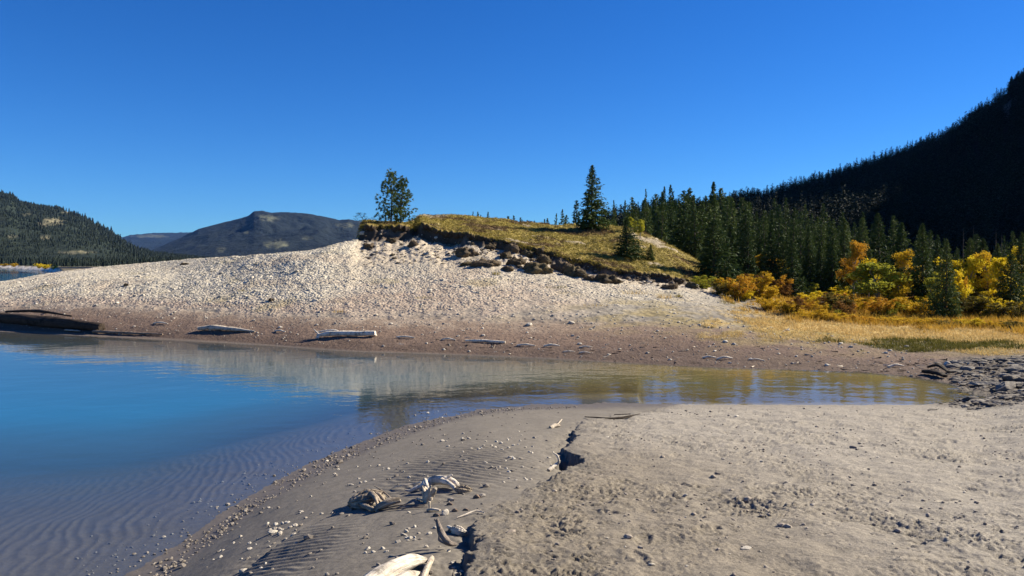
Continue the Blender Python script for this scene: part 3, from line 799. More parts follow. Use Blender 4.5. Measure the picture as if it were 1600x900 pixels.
mountain('mountain', [(180,408),(215,399),(250,386),(285,371),(310,359),(345,350),(375,343),(388,339),(397,332),(410,331),(425,334),(440,333),(480,335),(505,340),(530,345),(545,344),(565,348),(620,352),(700,364),(800,385),(900,405)],
         3600, 1900, 408, MTB, 'broad rounded far mountain with bare rocky streaks behind the pine knoll',
         [(420,341,18,6,.7),(540,352,14,4,.7),(432,382,20,6,1.),(385,363,5,2,.6),(345,390,8,5,.5),(480,372,9,4,.4),(395,352,7,3,.4)], .12, 440)

def build_right_mountain():
    u = np.linspace(-.25, 3.2, 420); Y = np.geomspace(72, 1000, 230)
    X = u[None, :] * Y[:, None]; YY = np.repeat(Y[:, None], len(u), 1)
    Z = mount_z(X, YY) + .5 * fbm(X / 9, YY / 9, 4, 210)
    px = 800 + F * u[None, :] + 0 * Y[:, None]; row = 410 - (Z - EYE) / YY * F
    bare = np.clip(1.1 - ((px - 1560) / 26) ** 2 - ((row - 165) / 26) ** 2 + .8 * fbm(X / 16, YY / 16, 4, 211), 0, 1)
    me = mesh_from('mountain', np.stack([X, YY, Z], -1).reshape(-1, 3), [grid_faces(len(Y), len(u))], {'bare': bare.reshape(-1)}, True)
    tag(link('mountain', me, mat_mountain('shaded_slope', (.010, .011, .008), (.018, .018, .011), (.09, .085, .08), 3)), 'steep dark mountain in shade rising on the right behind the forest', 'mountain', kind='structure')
build_right_mountain()

# ------------------------------------------------------------------ trees
def tri_tufts(C, D, l, w, sd, drop=.0):
    """one narrow triangle per point C along direction D"""
    r = np.random.default_rng(sd); n = len(C)
    D = D / (np.linalg.norm(D, axis=1)[:, None] + 1e-9)
    q = r.normal(size=(n, 3)); S = np.cross(D, q); S /= np.linalg.norm(S, axis=1)[:, None] + 1e-9
    l = np.broadcast_to(l, n)[:, None]; w = np.broadcast_to(w, n)[:, None]
    a = C - D * l * .4 + S * w * .5; b = C - D * l * .4 - S * w * .5; c = C + D * l * .6; c[:, 2] -= drop * l[:, 0]
    V = np.stack([a, b, c], 1).reshape(-1, 3)
    return V, np.arange(n * 3).reshape(-1, 3)

def conifer_parts(seed, nb=150, tuft=10, Rr=.20, lf=.055, lw=.026, bare=.04, shp=.8, droop=.22, ragged=.35, gaps=0.0, trunk=True):
    r = np.random.default_rng(seed)
    t = (np.arange(nb) + r.random(nb)) / nb
    h = bare + (1 - bare) * t ** 1.12
    az = np.arange(nb) * 2.39996 + r.normal(0, .5, nb)
    side = 1 + .22 * np.cos(az - r.uniform(0, 6.28))
    Lb = Rr * ((1 - h) ** shp) * (1 - ragged + ragged * 1.5 * r.random(nb)) * side + .006
    Lb = Lb * (1 + .15 * noise2(h * 9 + seed, az, seed))
    Lb *= np.where(h < bare + .05, .8, 1)
    keep = r.random(nb) > gaps
    sl = -droop + (droop + .75) * h ** 2.2 + r.normal(0, .10, nb)
    dirs = np.stack([np.cos(az), np.sin(az), sl], 1)
    Cs, Ds, A = [], [], []
    mb = MB()
    for i in range(nb):
        if not keep[i]: continue
        k = max(3, int(tuft * (.45 + .55 * Lb[i] / Rr)))
        s = np.sqrt(np.linspace(.06, 1, k)) + r.normal(0, .03, k)
        p = np.array([0, 0, h[i]]) + dirs[i][None, :] * (Lb[i] * s)[:, None]
        p[:, 2] += .10 * Lb[i] * s ** 2
        p += r.normal(0, .10 * Lb[i] + .002, (k, 3)) * np.array([1, 1, .55])
        d = dirs[i][None, :] * .8 + r.normal(0, .55, (k, 3)); d[:, 2] -= .15
        Cs.append(p); Ds.append(d)
        br = np.clip(.5 + r.normal(0, .22), 0, 1)
        A.append(np.clip(br + r.normal(0, .2, k), 0, 1))
    C = np.concatenate(Cs); D = np.concatenate(Ds); A = np.concatenate(A)
    sz = r.uniform(.7, 1.3, len(C)) * (1 - .55 * np.clip(C[:, 2], 0, 1))
    V, Fc = tri_tufts(C, D, lf * sz, lw * sz, seed, .12)
    attr_ = np.repeat(A, 3); attr_ = np.stack([attr_, attr_, attr_], 1)
    if not trunk: return V, Fc, attr_
    mb.add(V, Fc, attr_)
    crown = mb.mesh('crown')
    tb = MB()
    zz = np.linspace(-.03, .97, 7)
    P = np.stack([.004 * np.sin(zz * 7 + seed), .004 * np.cos(zz * 5 + seed), zz], 1)
    tube(tb, P, .017 * (1 - zz * .93), 7, seed, .1, False)
    for i in range(0, nb, 3):
        if keep[i]:
            p0 = np.array([0, 0, h[i]]); tube(tb, [p0, p0 + dirs[i] * Lb[i] * .85], [.0045 * (1 - h[i]) + .001, .0008], 3, i, 0, False)
    return crown, tb.mesh('trunk', True, 'grain')

def pine_parts(seed, nb=40, Rr=.34, lean=.0, bare=.14, top=1.0, one_side=0.0):
    r = np.random.default_rng(seed); tb = MB(); cb = MB()
    zz = np.linspace(-.05, .98, 10)
    cx = lean * zz + .012 * np.sin(zz * 6 + seed); cy = .012 * np.cos(zz * 5 + seed)
    tube(tb, np.stack([cx, cy, zz], 1), .020 * (1 - .9 * np.clip(zz, 0, 1)), 9, seed, .1, False)
    for i in range(nb):
        t = (i + r.random()) / nb; h = bare + (1 - bare) * t ** .95
        az = i * 2.39996 + r.normal(0, .4)
        env = (.72 + .75 * t) if t < .35 else 1.0 * (1 - (t - .35) / .72) ** .8
        Lb = Rr * env * (.35 + .85 * r.random()) * (1 + one_side * math.cos(az)) + .025
        el = .05 + .65 * t + r.normal(0, .15)
        d = np.array([math.cos(az) * math.cos(el), math.sin(az) * math.cos(el), math.sin(el)])
        p0 = np.array([np.interp(h, zz, cx), np.interp(h, zz, cy), h])
        p1 = p0 + d * Lb * .6; p2 = p0 + d * Lb + np.array([0, 0, .06 * Lb + .01])
        tube(tb, [p0, p1, p2], [.006 * (1.1 - t), .004 * (1.1 - t), .0012], 4, i, 0, False)
        br = np.clip(.45 + r.normal(0, .2), .05, .95)
        nt_ = 3 + int(Lb / Rr * 7)
        for k in range(nt_):
            s = 1 - .62 * (k / nt_) * r.uniform(.7, 1.1)
            c = p0 + d * Lb * s + r.normal(0, .028 + .05 * Lb, 3) * (k > 0)
            m = 15
            q = r.normal(size=(m, 3)) + d * .7 + np.array([0, 0, .35]); q /= np.linalg.norm(q, axis=1)[:, None]
            ln = r.uniform(.026, .046, m)
            V, Fc = tri_tufts(c[None] + q * ln[:, None] * .5, q, ln * 1.2, .015, seed * 100 + i * 10 + k)
            a = np.repeat(np.clip(br + r.normal(0, .2, m), 0, 1), 3)
            cb.add(V, Fc, np.stack([a, a, a], 1))
    return cb.mesh('crown'), tb.mesh('trunk', True, 'grain')

def broadleaf_parts(seed, stems=1, nl=1500, leaf=.045, spread=.42, bare=.22, shape='tree', hole=.25):
    """unit-high tree or shrub; leaves sit in clumps at the ends of real limbs"""
    r = np.random.default_rng(seed); tb = MB(); cb = MB(); tips = []
    for s in range(stems):
        a0 = r.uniform(0, 6.28); ln = .12 if stems == 1 else spread * r.uniform(.3, .95)
        topz = r.uniform(.80, .97) if stems == 1 else r.uniform(.55, .95) * (1 - .35 * (ln / spread) ** 2)
        b = np.array([math.cos(a0), math.sin(a0), 0]) * (0 if stems == 1 else spread * .15 * r.random())
        tp = np.array([math.cos(a0) * ln, math.sin(a0) * ln, topz])
        md = (b + tp) / 2 + np.array([r.normal(0, .02), r.normal(0, .02), .06])
        r0 = .022 if stems == 1 else .009
        tube(tb, [b - np.array([0, 0, .04]), md, tp], [r0, r0 * .6, r0 * .15], 6, seed + s, .08, False, sub=6)
        nbr = 22 if stems == 1 else 7
        for i in range(nbr):
            t = bare + (1 - bare) * (i + r.random()) / nbr
            p0 = b + (tp - b) * t; az = i * 2.4 + r.normal(0, .5)
            env = math.sin(math.pi * min(1, .22 + .80 * (t - bare) / (1 - bare))) ** .7
            Lb = (spread if stems == 1 else spread * .38) * env * r.uniform(.55, 1.1)
            el = r.uniform(.2, 1.15)
            d = np.array([math.cos(az) * math.cos(el), math.sin(az) * math.cos(el), math.sin(el)])
            p2 = p0 + d * Lb; p2[2] = min(p2[2], 1.0)
            tube(tb, [p0, (p0 + p2) / 2 + r.normal(0, .012, 3), p2], [r0 * .4, r0 * .25, r0 * .08], 4, i, 0, False)
            tips.append((p2, Lb)); tips.append(((p0 + p2) / 2 + r.normal(0, .03, 3), Lb * .7))
        tips.append((tp, .1))
    nper = max(3, nl // len(tips))
    for k, (p, Lb) in enumerate(tips):
        if r.random() < hole * .5: continue
        m = int(nper * r.uniform(.5, 1.6))
        rad = .045 + .26 * Lb * r.uniform(.6, 1.2)
        v = r.normal(size=(m, 3)); v /= np.linalg.norm(v, axis=1)[:, None]
        c = p + v * (rad * r.random(m) ** .45)[:, None] * np.array([1, 1, .75])
        c[:, 2] = np.maximum(c[:, 2], .015)
        d = r.normal(size=(m, 3)); d[:, 2] -= .4
        sz = leaf * r.uniform(.6, 1.25, m)
        V, Fc = tri_tufts(c, d, sz, sz * .8, seed * 1000 + k)
        br = np.clip(.5 + r.normal(0, .2), 0, 1)
        a = np.repeat(np.clip(br + r.normal(0, .18, m), 0, 1), 3)
        cb.add(V, Fc, np.stack([a, a, a], 1))
    return cb.mesh('crown'), tb.mesh('trunk', True, 'grain')

def with_mat(me, mat):
    me = me.copy() if len(me.materials) else me
    me.materials.clear(); me.materials.append(mat); return me

def plant(name, parts, P, W, H, w0, label, cat, group=None, rz=None, crownmat=None, names=('trunk', 'crown')):
    """an Empty at the base with the trunk and the crown as children (mesh data shared between copies)"""
    o = thing(name, label, cat, (P[0], P[1], P[2]), group, random.uniform(0, 6.28) if rz is None else rz, (W / w0, W / w0, H))
    o.rotation_euler = (random.gauss(0, .025), random.gauss(0, .025), o.rotation_euler[2])
    crown, trunk = parts
    link(names[0], trunk, M['bark'], o); link(names[1], crown, crownmat, o)
    return o

SPR = []
for k in range(6):
    c, t = conifer_parts(100 + k, 150 + 10 * k, 11, (.17, .19, .16, .20, .18, .15)[k], .060, .030, .05, (.75, .85, .7, .9, .8, .65)[k], .22, .4, .06)
    c.materials.append(M['spruce']); t.materials.append(M['bark']); SPR.append(((c, t), 2 * (.17, .19, .16, .20, .18, .15)[k]))
HERO = []
for k, (nb, Rr, shp, rg) in enumerate([(330, .20, .80, .45), (320, .26, .90, .35), (340, .24, .70, .30), (300, .20, .85, .3)]):
    c, t = conifer_parts(200 + k, nb, 20, Rr, .046, .023, .02, shp, .22, rg, .05)
    c.materials.append(M['spruce']); t.materials.append(M['bark']); HERO.append(((c, t), 2 * Rr))

def conifer(px, y, ytop, wpx, label, group=None, hero=None, Y=None, name='spruce_tree', mat=None):
    if Y is None: P = hit(px, y); H = (y - ytop) / F * P[1]
    else:
        X = (px - 800) / F * Y; P = np.array([X, Y, float(height(np.array([X]), np.array([Y]))[0])]); H = zpix(ytop, Y) - P[2]
    parts, w0 = (HERO[hero] if hero is not None else SPR[random.randrange(6)])
    if mat is not None: parts = (with_mat(parts[0], mat), parts[1])
    P = P - np.array([0, 0, .03])
    return plant(name, parts, P, 1.3 * wpx / F * P[1], H, w0, label, 'tree', group)

# single trees that stand out
conifer(925, 358, 257, 40, 'tallest lone spruce standing on the crest of the grassy hill', hero=0)
conifer(980, 402, 340, 40, 'bushy green spruce half way down the grassy hill slope', hero=1)
conifer(1017, 406, 381, 13, 'tiny spruce sapling on the grassy slope below the hill crest', hero=3)
conifer(1115, 440, 343, 62, 'broad dense spruce at the foot of the grassy hill', hero=2)
conifer(1113, 0, 284, 34, 'tall spruce top rising above the forest behind the grassy hill', hero=0, Y=78)
conifer(1240, 466, 374, 36, 'dark narrow spruce standing between orange bushes', hero=3)
conifer(1477, 499, 374, 44, 'darkest full spruce in front at the edge of the meadow', hero=1)
conifer(1442, 486, 349, 42, 'tall pointed spruce beside the yellow green aspen', hero=3)
conifer(1578, 490, 398, 46, 'wide dark spruce among bushes near the right of the meadow', hero=2)
conifer(1534, 478, 372, 42, 'ragged tall spruce with bare lower trunk between golden aspens', hero=0)
for px, top, Yq, w, lab in [(897, 313, 70, 26, 'small spruce close beside the tallest lone spruce'), (875, 327, 78, 20, 'thin spruce peeking over the hill left of the tallest spruce'),
                       (864, 333, 86, 18, 'low spruce tip over the hill crest in a short row'), (883, 336, 80, 20, 'short spruce between two taller spruces behind the crest')]:
    conifer(px, 0, top, w, lab, Y=Yq)
for px, top, w in [(737,331,14),(746,331,14),(753,336,12),(762,331,22),(776,339,12),(797,338,20),(805,337,20),(815,340,18),(825,344,16),(846,342,20),(855,341,18),(834,345,16)]:
    conifer(px, 0, top, w, 'tiny conifer tip showing above the bare crest of the grassy hill', 'conifer tips behind the hill crest', Y=100 + rng.uniform(-8, 20))
for px, top, w, Yq, lab in [(960, 312, 17, 72, 'spruce standing apart in the gap right of the tallest lone spruce'), (979, 313, 22, 76, 'spruce rising behind the bushy spruce of the slope'),
                            (1012, 295, 20, 80, 'slim spruce at the left end of the dense forest'), (1036, 292, 24, 84, 'tallest pointed spruce of the group at the hill shoulder')]:
    conifer(px, 0, top, w, lab, Y=Yq)
for px, y, top, w in [(1320,462,341,40),(1348,455,340,36),(1376,455,333,40),(1404,462,347,44),(1283,458,380,30),(1300,462,372,30),(1264,450,352,30),(1225,448,368,26),(1205,446,350,30),(1170,443,352,30),(1143,436,350,34),(1466,475,378,32),(1512,478,372,36),(1597,478,362,40),(1556,470,380,30),(1420,468,392,26),(1362,468,388,24)]:
    conifer(px, y, top, w, 'dark green spruce in the row at the meadow edge', 'spruces at the meadow edge', hero=random.choice([0, 1, 2, 3]))

# forest of single spruces, nearest first
taken = []
def free(x, y, d):
    for a, b in taken:
        if (a - x) ** 2 + (b - y) ** 2 < d * d: return False
    taken.append((x, y)); return True
cand = []
tries = 0
while len(cand) < 215 and tries < 9000:
    tries += 1
    px = rng.uniform(985, 1330) if rng.random() < .62 else rng.uniform(1240, 1760)
    lo, hi = (50, 100) if px < 1240 else (47, 82)
    if px < 1075: lo = 64
    Y = lo + (hi - lo) * rng.random() ** 1.2
    X = (px - 800) / F * Y
    if not free(X, Y, .75 + .008 * Y): continue
    cand.append((px, Y, X))
for px, Y, X in sorted(cand, key=lambda q: q[1]):
    z = float(height(np.array([X]), np.array([Y]))[0])
    top = (np.interp(px, [980, 1050, 1150, 1250, 1330, 1450, 1600, 1720], [318, 306, 318, 335, 352, 366, 376, 372]) + rng.normal(0, 11))
    H = float(np.clip(zpix(top, Y) - z, 2.6, 10)) * rng.uniform(.78, 1.05)
    parts, w0 = SPR[rng.integers(0, 6)]
    hgt = '';zone = 'dark spruce in the dense forest between hill and mountain' if px < 1240 else 'spruce of the forest belt behind the golden bushes'
    plant('spruce_tree', parts, (X, Y, z - .05), H * rng.uniform(.26, .38), H, w0, zone, 'tree', 'forest spruces behind the hill' if px < 1240 else 'forest belt spruces')
# dead snags
sb = MB(); zz = np.linspace(0, 1, 8); tube(sb, np.stack([.004 * np.sin(zz * 9), 0 * zz, zz], 1), .010 * (1.1 - zz), 6, 3, .1, True)
for i in range(26):
    h = .35 + .6 * i / 26; a = i * 2.4; tube(sb, [(0, 0, h), (.035 * math.cos(a) * (1.3 - h), .035 * math.sin(a) * (1.3 - h), h - .012)], [.003, .001], 3, i, 0, False)
snag = sb.mesh('snag', True, 'grain'); snag.materials.append(M['bark'])
for px, top in [(1505, 355), (1521, 352), (1556, 358), (1565, 364), (1453, 366)]:
    Y = 60 + rng.uniform(-6, 8); X = (px - 800) / F * Y; z = float(height(np.array([X]), np.array([Y]))[0]); H = zpix(top, Y) - z
    o = link('dead_tree', snag, None, None, (X, Y, z)); o.scale = (H, H, H); tag(o, 'thin bare dead tree pole standing among the spruces', 'dead tree', 'dead trees in the forest belt')

# the two pines on the eroded knoll
PK = hit(612, 349.0); PK2 = hit(626, 349.5)
pc, pt = pine_parts(301, 64, .36, .01, .05, one_side=.0); pc.materials.append(M['pine']); pt.materials.append(M['bark'])
Hk = (350 - 272) / F * PK[1]
tree1 = plant('pine_tree', (pc, pt), PK - np.array([0, 0, .05]), .62 * Hk, Hk, .62, 'taller left pine of the pair on the eroded sandy knoll', 'tree', 'two pines on the knoll', rz=1.0)
pc2, pt2 = pine_parts(317, 52, .31, .03, .06); pc2.materials.append(M['pine']); pt2.materials.append(M['bark'])
Hk2 = (351 - 280) / F * PK2[1]
tree2 = plant('pine_tree', (pc2, pt2), PK2 - np.array([0, 0, .05]), .52 * Hk2, Hk2, .52, 'shorter right pine of the pair on the eroded sandy knoll', 'tree', 'two pines on the knoll', rz=.2)
# exposed roots below the pines
rb = MB()
for i in range(42):
    a = rng.uniform(602, 642); Yk = 46.0 + rng.uniform(-.25, .1)
    p0 = at(a * .5 + 310, 351 + rng.uniform(0, 4), 46.6); p1 = at(a, 357 + rng.uniform(0, 5), Yk - .1); p2 = at(a + rng.uniform(-7, 9), 366 + rng.uniform(-2, 8), Yk - .35); p3 = at(a + rng.uniform(-10, 18), 376 + rng.uniform(-4, 9), Yk - .5)
    w = rng.uniform(.018, .05); tube(rb, [p0, p1, p2, p3], [w, w * .8, w * .5, w * .2], 5, i, .15, False, sub=9)
me = rb.mesh('roots', True, 'grain')
ro = link('roots', me, M['root'], tree2)
bpy.context.view_layer.update(); ro.matrix_parent_inverse = tree2.matrix_world.inverted()
ro['label'] = 'tangle of bare roots hanging from the knoll edge'

# ------------------------------------------------------------------ autumn bushes and aspens
def variants(n, seed, **kw):
    return [broadleaf_parts(seed + i, **kw) for i in range(n)]
BUSH = variants(4, 500, stems=11, nl=4600, leaf=.037, spread=.50, bare=.06, hole=.12)
LOWB = variants(3, 540, stems=16, nl=4600, leaf=.042, spread=.62, bare=.03, hole=.1)
ASP = variants(4, 560, stems=1, nl=5200, leaf=.033, spread=.36, bare=.20, hole=.2)
_mm = {}
def leafy(kind, mat, px, y, ytop, wpx, label, cat, group=None, Y=None, name='bush'):
    lst = {'bush': BUSH, 'low': LOWB, 'aspen': ASP}[kind]; i = random.randrange(len(lst)); key = (kind, i, mat)
    if key not in _mm:
        c, t = lst[i]; c2 = c.copy(); c2.materials.clear(); c2.materials.append(M[mat]); t2 = t
        if len(t2.materials) == 0: t2.materials.append(M['aspen_bark' if kind == 'aspen' else 'bark'])
        _mm[key] = (c2, t2)
    if Y is None: P = hit(px, y); H = (y - ytop) / F * P[1]
    else:
        X = (px - 800) / F * Y; P = np.array([X, Y, float(height(np.array([X]), np.array([Y]))[0])]); H = zpix(ytop, Y) - P[2]
    w0 = {'bush': .74, 'low': 1.0, 'aspen': .58}[kind]
    return plant(name, _mm[key], P - np.array([0, 0, .03]), wpx / F * P[1], H, w0, label, cat, group, names=('stems', 'foliage') if kind != 'aspen' else ('trunk', 'crown'))

leafy('aspen', 'lime', 1378, 484, 397, 84, 'big rounded yellow green aspen at the edge of the meadow', 'tree', name='aspen_tree')
leafy('aspen', 'yellow', 1356, 470, 392, 32, 'bright yellow aspen top behind the yellow green aspen', 'tree', name='aspen_tree')
for px, y, top, w, mt, lab in [(1333, 468, 376, 36, 'orange', 'orange aspen between two spruces of the forest edge'), (1427, 478, 390, 40, 'gold', 'golden aspen behind the tall pointed spruce'),
        (1488, 478, 391, 56, 'yellow', 'large bright yellow aspen behind the darkest front spruce'), (1565, 471, 388, 60, 'yellow', 'bright yellow aspen high in the belt near the right edge'),
        (1512, 481, 400, 34, 'yellow', 'smaller yellow aspen beside the ragged tall spruce'), (1598, 471, 385, 34, 'yellow', 'yellow aspen at the right margin of the forest'), (1548, 481, 392, 36, 'gold', 'golden aspen leaning out between two spruces'),
        (1500, 492, 408, 40, 'yellow', 'yellow aspen right of the darkest front spruce'), (1560, 488, 402, 44, 'yellow', 'rounded yellow aspen before the wide dark spruce'), (1410, 486, 414, 36, 'gold', 'golden aspen just right of the big yellow green aspen'), (1455, 490, 432, 26, 'lime', 'lime aspen between the tall pointed spruce and the darkest spruce'),
        (1188, 436, 396, 36, 'gold', 'golden aspen above the orange thicket'), (1224, 442, 398, 24, 'yellow', 'small yellow aspen next to the dark narrow spruce'), (1207, 440, 404, 26, 'orange', 'small orange aspen over the thicket'),
        (1462, 486, 415, 30, 'lime', 'yellow green aspen low between dark spruces'), (1320, 440, 388, 26, 'rust', 'rusty brown aspen inside the forest edge'), (1000, 372, 338, 20, 'lime', 'sparse yellow green aspen on the hill shoulder'), (985, 362, 338, 14, 'lime', 'little yellow green birch behind the hill spruce')]:
    leafy('aspen', mt, px, y, top, w, lab, 'tree', 'aspens in autumn colour', name='aspen_tree')
for px, y, top, w, mt, k, lab in [(1100, 452, 424, 40, 'lime', 'bush', 'yellow green bush at the foot of the grassy hill'), (1125, 462, 432, 34, 'olive', 'bush', 'olive bush beside the broad dense spruce'),
        (1150, 468, 424, 52, 'orange', 'bush', 'bright orange bush at the gravel edge'), (1178, 466, 416, 54, 'gold', 'bush', 'tall golden orange bush in the thicket'), (1208, 464, 418, 50, 'orange', 'bush', 'tall orange brown bush before the dark narrow spruce'),
        (1196, 470, 440, 44, 'gold', 'bush', 'golden bush in front of the orange thicket'), (1162, 470, 446, 34, 'yellow', 'bush', 'yellow shrub low in the orange thicket'), (1272, 474, 450, 42, 'yellow', 'bush', 'round yellow bush right of the dark narrow spruce'),
        (1262, 466, 436, 30, 'lime', 'bush', 'pale lime bush behind the round yellow bush'), (1312, 470, 440, 32, 'yellow', 'bush', 'yellow leafy sapling in front of spruces'), (1298, 482, 452, 46, 'rust', 'bush', 'rusty brown bush at the meadow edge'),
        (1335, 486, 456, 50, 'gold', 'bush', 'golden bush left of the yellow green aspen'), (1365, 486, 460, 36, 'orange', 'bush', 'orange bush under the yellow green aspen'), (1428, 494, 458, 62, 'gold', 'bush', 'wide golden bush right of the yellow green aspen'),
        (1398, 492, 466, 40, 'lime', 'bush', 'green yellow bush under the aspen'), (1500, 492, 420, 22, 'orange', 'bush', 'narrow orange bush beside the darkest spruce'), (1515, 496, 452, 50, 'olive', 'bush', 'olive bush in the meadow margin'),
        (1548, 498, 460, 56, 'olive', 'bush', 'broad olive bush in front of the wide dark spruce'), (1545, 480, 440, 40, 'lime', 'bush', 'lime bush under the ragged tall spruce'), (1590, 500, 464, 48, 'olive', 'bush', 'olive bush at the right margin of the meadow'),
        (1138, 464, 428, 44, 'gold', 'bush', 'golden bush at the left end of the thicket'), (1172, 462, 420, 40, 'rust', 'bush', 'rusty tall bush deep in the orange thicket'), (1222, 466, 432, 40, 'rust', 'bush', 'rusty bush left of the dark narrow spruce'),
        (1246, 480, 458, 30, 'rust', 'bush', 'rusty shrub below the dark narrow spruce')]:
    leafy(k, mt, px, y, top, w, lab, 'bush', 'autumn bushes along the forest edge')
for px, y, top, w, mt, lab in [(1200, 484, 458, 56, 'gold', 'dense gold brown mound at the end of the gravel'), (1232, 492, 468, 60, 'gold', 'golden mound shrub on the meadow rim'), (1265, 498, 478, 56, 'gold', 'low golden shrub in the row on the meadow rim'),
        (1300, 500, 484, 60, 'gold', 'low orange gold shrub of the meadow rim'), (1345, 503, 488, 60, 'orange', 'flat orange shrub of the meadow rim'), (1395, 506, 490, 60, 'gold', 'flat golden shrub of the meadow rim below the aspen'),
        (1440, 508, 492, 56, 'gold', 'flat golden shrub below the wide golden bush'), (1478, 510, 496, 40, 'olive', 'small olive cushion shrub in the meadow'), (1515, 511, 494, 52, 'yellow', 'yellow cushion shrub in the meadow'),
        (1555, 512, 498, 44, 'gold', 'golden cushion shrub in the meadow'), (1588, 514, 496, 46, 'olive', 'dark olive round cushion shrub at the right of the meadow')]:
    leafy('low', mt, px, y, top, w, lab, 'shrub', 'low shrubs along the meadow rim', name='low_shrub')
for q in range(44):
    px = rng.uniform(1235, 1640); y = rng.uniform(474, 499); hgt_ = rng.uniform(16, 40)
    mt = ('gold', 'yellow', 'lime', 'olive', 'gold', 'orange', 'rust')[rng.integers(0, 7)]
    leafy('bush', mt, px, y, y - hgt_, hgt_ * rng.uniform(.8, 1.3), {'gold': 'golden bush in the tangle between the forest edge trees', 'yellow': 'yellow bush in the tangle between the forest edge trees', 'lime': 'yellow green bush in the tangle between the forest edge trees', 'olive': 'dull olive bush in the tangle between the forest edge trees', 'orange': 'orange bush in the tangle between the forest edge trees', 'rust': 'rust brown bush in the tangle between the forest edge trees'}[mt], 'bush', 'tangle of bushes between the forest edge trees, ' + mt)
# low pine-like shrub and branch on the knoll
jc, jt = pine_parts(333, 26, .5, .35, .05); jc.materials.append(M['pine']); jt.materials.append(M['bark'])
for px, y, top, w, rz, lab in [(571, 348.5, 333, 30, 3.0, 'straggly low pine branching out over the left end of the knoll'), (598, 349, 335, 30, 2.6, 'bushy low pine at the foot of the taller pine'), (641, 350, 337, 20, .4, 'small low pine at the right end of the knoll')]:
    P = hit(px, y); H = (y - top) / F * P[1]; plant('dwarf_pine', (jc, jt), P, w / F * P[1], H, 1.0, lab, 'shrub', 'low pines on the knoll', rz=rz)

# ------------------------------------------------------------------ masses of trees too many to count
TINY = []
for k in range(5):
    Vt, Ft, At = conifer_parts(700 + k, 60, 6, .17, .085, .042, .03, (.6, .8, 1, .9, .7)[k], .2, .4, .0, trunk=False); TINY.append((Vt, Ft, At))
def tree_mass(name, P, H, W, label, mat, cheap=False):
    Vs, Fs, As = [], [], []; off = 0
    for k in range(5):
        Vt, Ft, At = TINY[k]
        if cheap: Vt, Ft, At = TINYC[k]
        m = np.arange(k, len(P), 5)
        a = rng.uniform(0, 6.28, len(m)); c, s = np.cos(a)[:, None], np.sin(a)[:, None]
        x = (Vt[None, :, 0] * c - Vt[None, :, 1] * s) * (W[m] / .34)[:, None]; y = (Vt[None, :, 0] * s + Vt[None, :, 1] * c) * (W[m] / .34)[:, None]
        V = np.stack([x, y, Vt[None, :, 2] * H[m][:, None]], -1) + P[m][:, None, :]
        tone = np.clip(At[None] * .6 + (rng.random(len(m)) * .5)[:, None, None], 0, 1)
        Vs.append(V.reshape(-1, 3)); Fs.append((Ft[None] + (np.arange(len(m)) * len(Vt))[:, None, None] + off).reshape(-1, 3)); As.append(tone.reshape(-1, 3)); off += V.size // 3
    me = mesh_from(name, np.concatenate(Vs), Fs, {'leaf': np.concatenate(As)})
    return tag(link(name, me, mat), label, 'forest', kind='stuff')
def _cone(seed):
    r = np.random.default_rng(seed); V = [(0, 0, 1.0)]; Fc = []
    for lv, (z, rad) in enumerate([(.62, .09), (.30, .14), (0, .18)]):
        a = np.arange(6) / 6 * 6.283 + r.random()
        V2 = [(math.cos(q) * rad * r.uniform(.7, 1.2), math.sin(q) * rad * r.uniform(.7, 1.2), z + r.uniform(-.04, .04)) for q in a]
        b = len(V); V += [(0, 0, min(1, z + .42))] + V2
        Fc += [(b, b + 1 + i, b + 1 + (i + 1) % 6) for i in range(6)]
    V = np.array(V); A = np.repeat(r.random((len(V), 1)), 3, 1); return V, np.array(Fc), A
TINYC = [_cone(800 + k) for k in range(5)]
# forest of the right-hand mountain
n = 21000
pxs = rng.uniform(940, 1900, n); Ys = 78 + 540 * rng.random(n) ** .75
X = (pxs - 800) / F * Ys; Z = mount_z(X, Ys); zb = base_z(X, Ys)
yrm = np.interp(pxs, [500, 1000, 1200, 1600, 2200], [150, 270, 400, 540, 500]); ybm = np.interp(pxs, [500, 1000, 1300, 1600, 2200], [80, 80, 100, 150, 330])
cl = fbm(X / 14, Ys / 14, 3, 220)
rowp = 410 - (Z - EYE) / Ys * F
cliff = ((pxs - 1562) / 24) ** 2 + ((rowp - 165) / 24) ** 2 < 1
ok = (Z > zb - .5) & (Ys < yrm * 1.03) & (Ys > ybm - 22) & (cl > -.75) & ~(cliff & (rng.random(n) < .8)) & ~((Ys < 92) & (pxs < 1240))
k = np.where(ok)[0][:8000]
Hm = rng.uniform(5.0, 9.5, len(k)) * (1 + .25 * cl[k]) * np.clip(Ys[k] / 170, .6, 1.0)
tree_mass('forest', np.stack([X[k], Ys[k], Z[k] - .3], 1), Hm, Hm * rng.uniform(.34, .50, len(k)), 'dense dark spruce forest covering the shaded right mountain', M['far_conifer'])
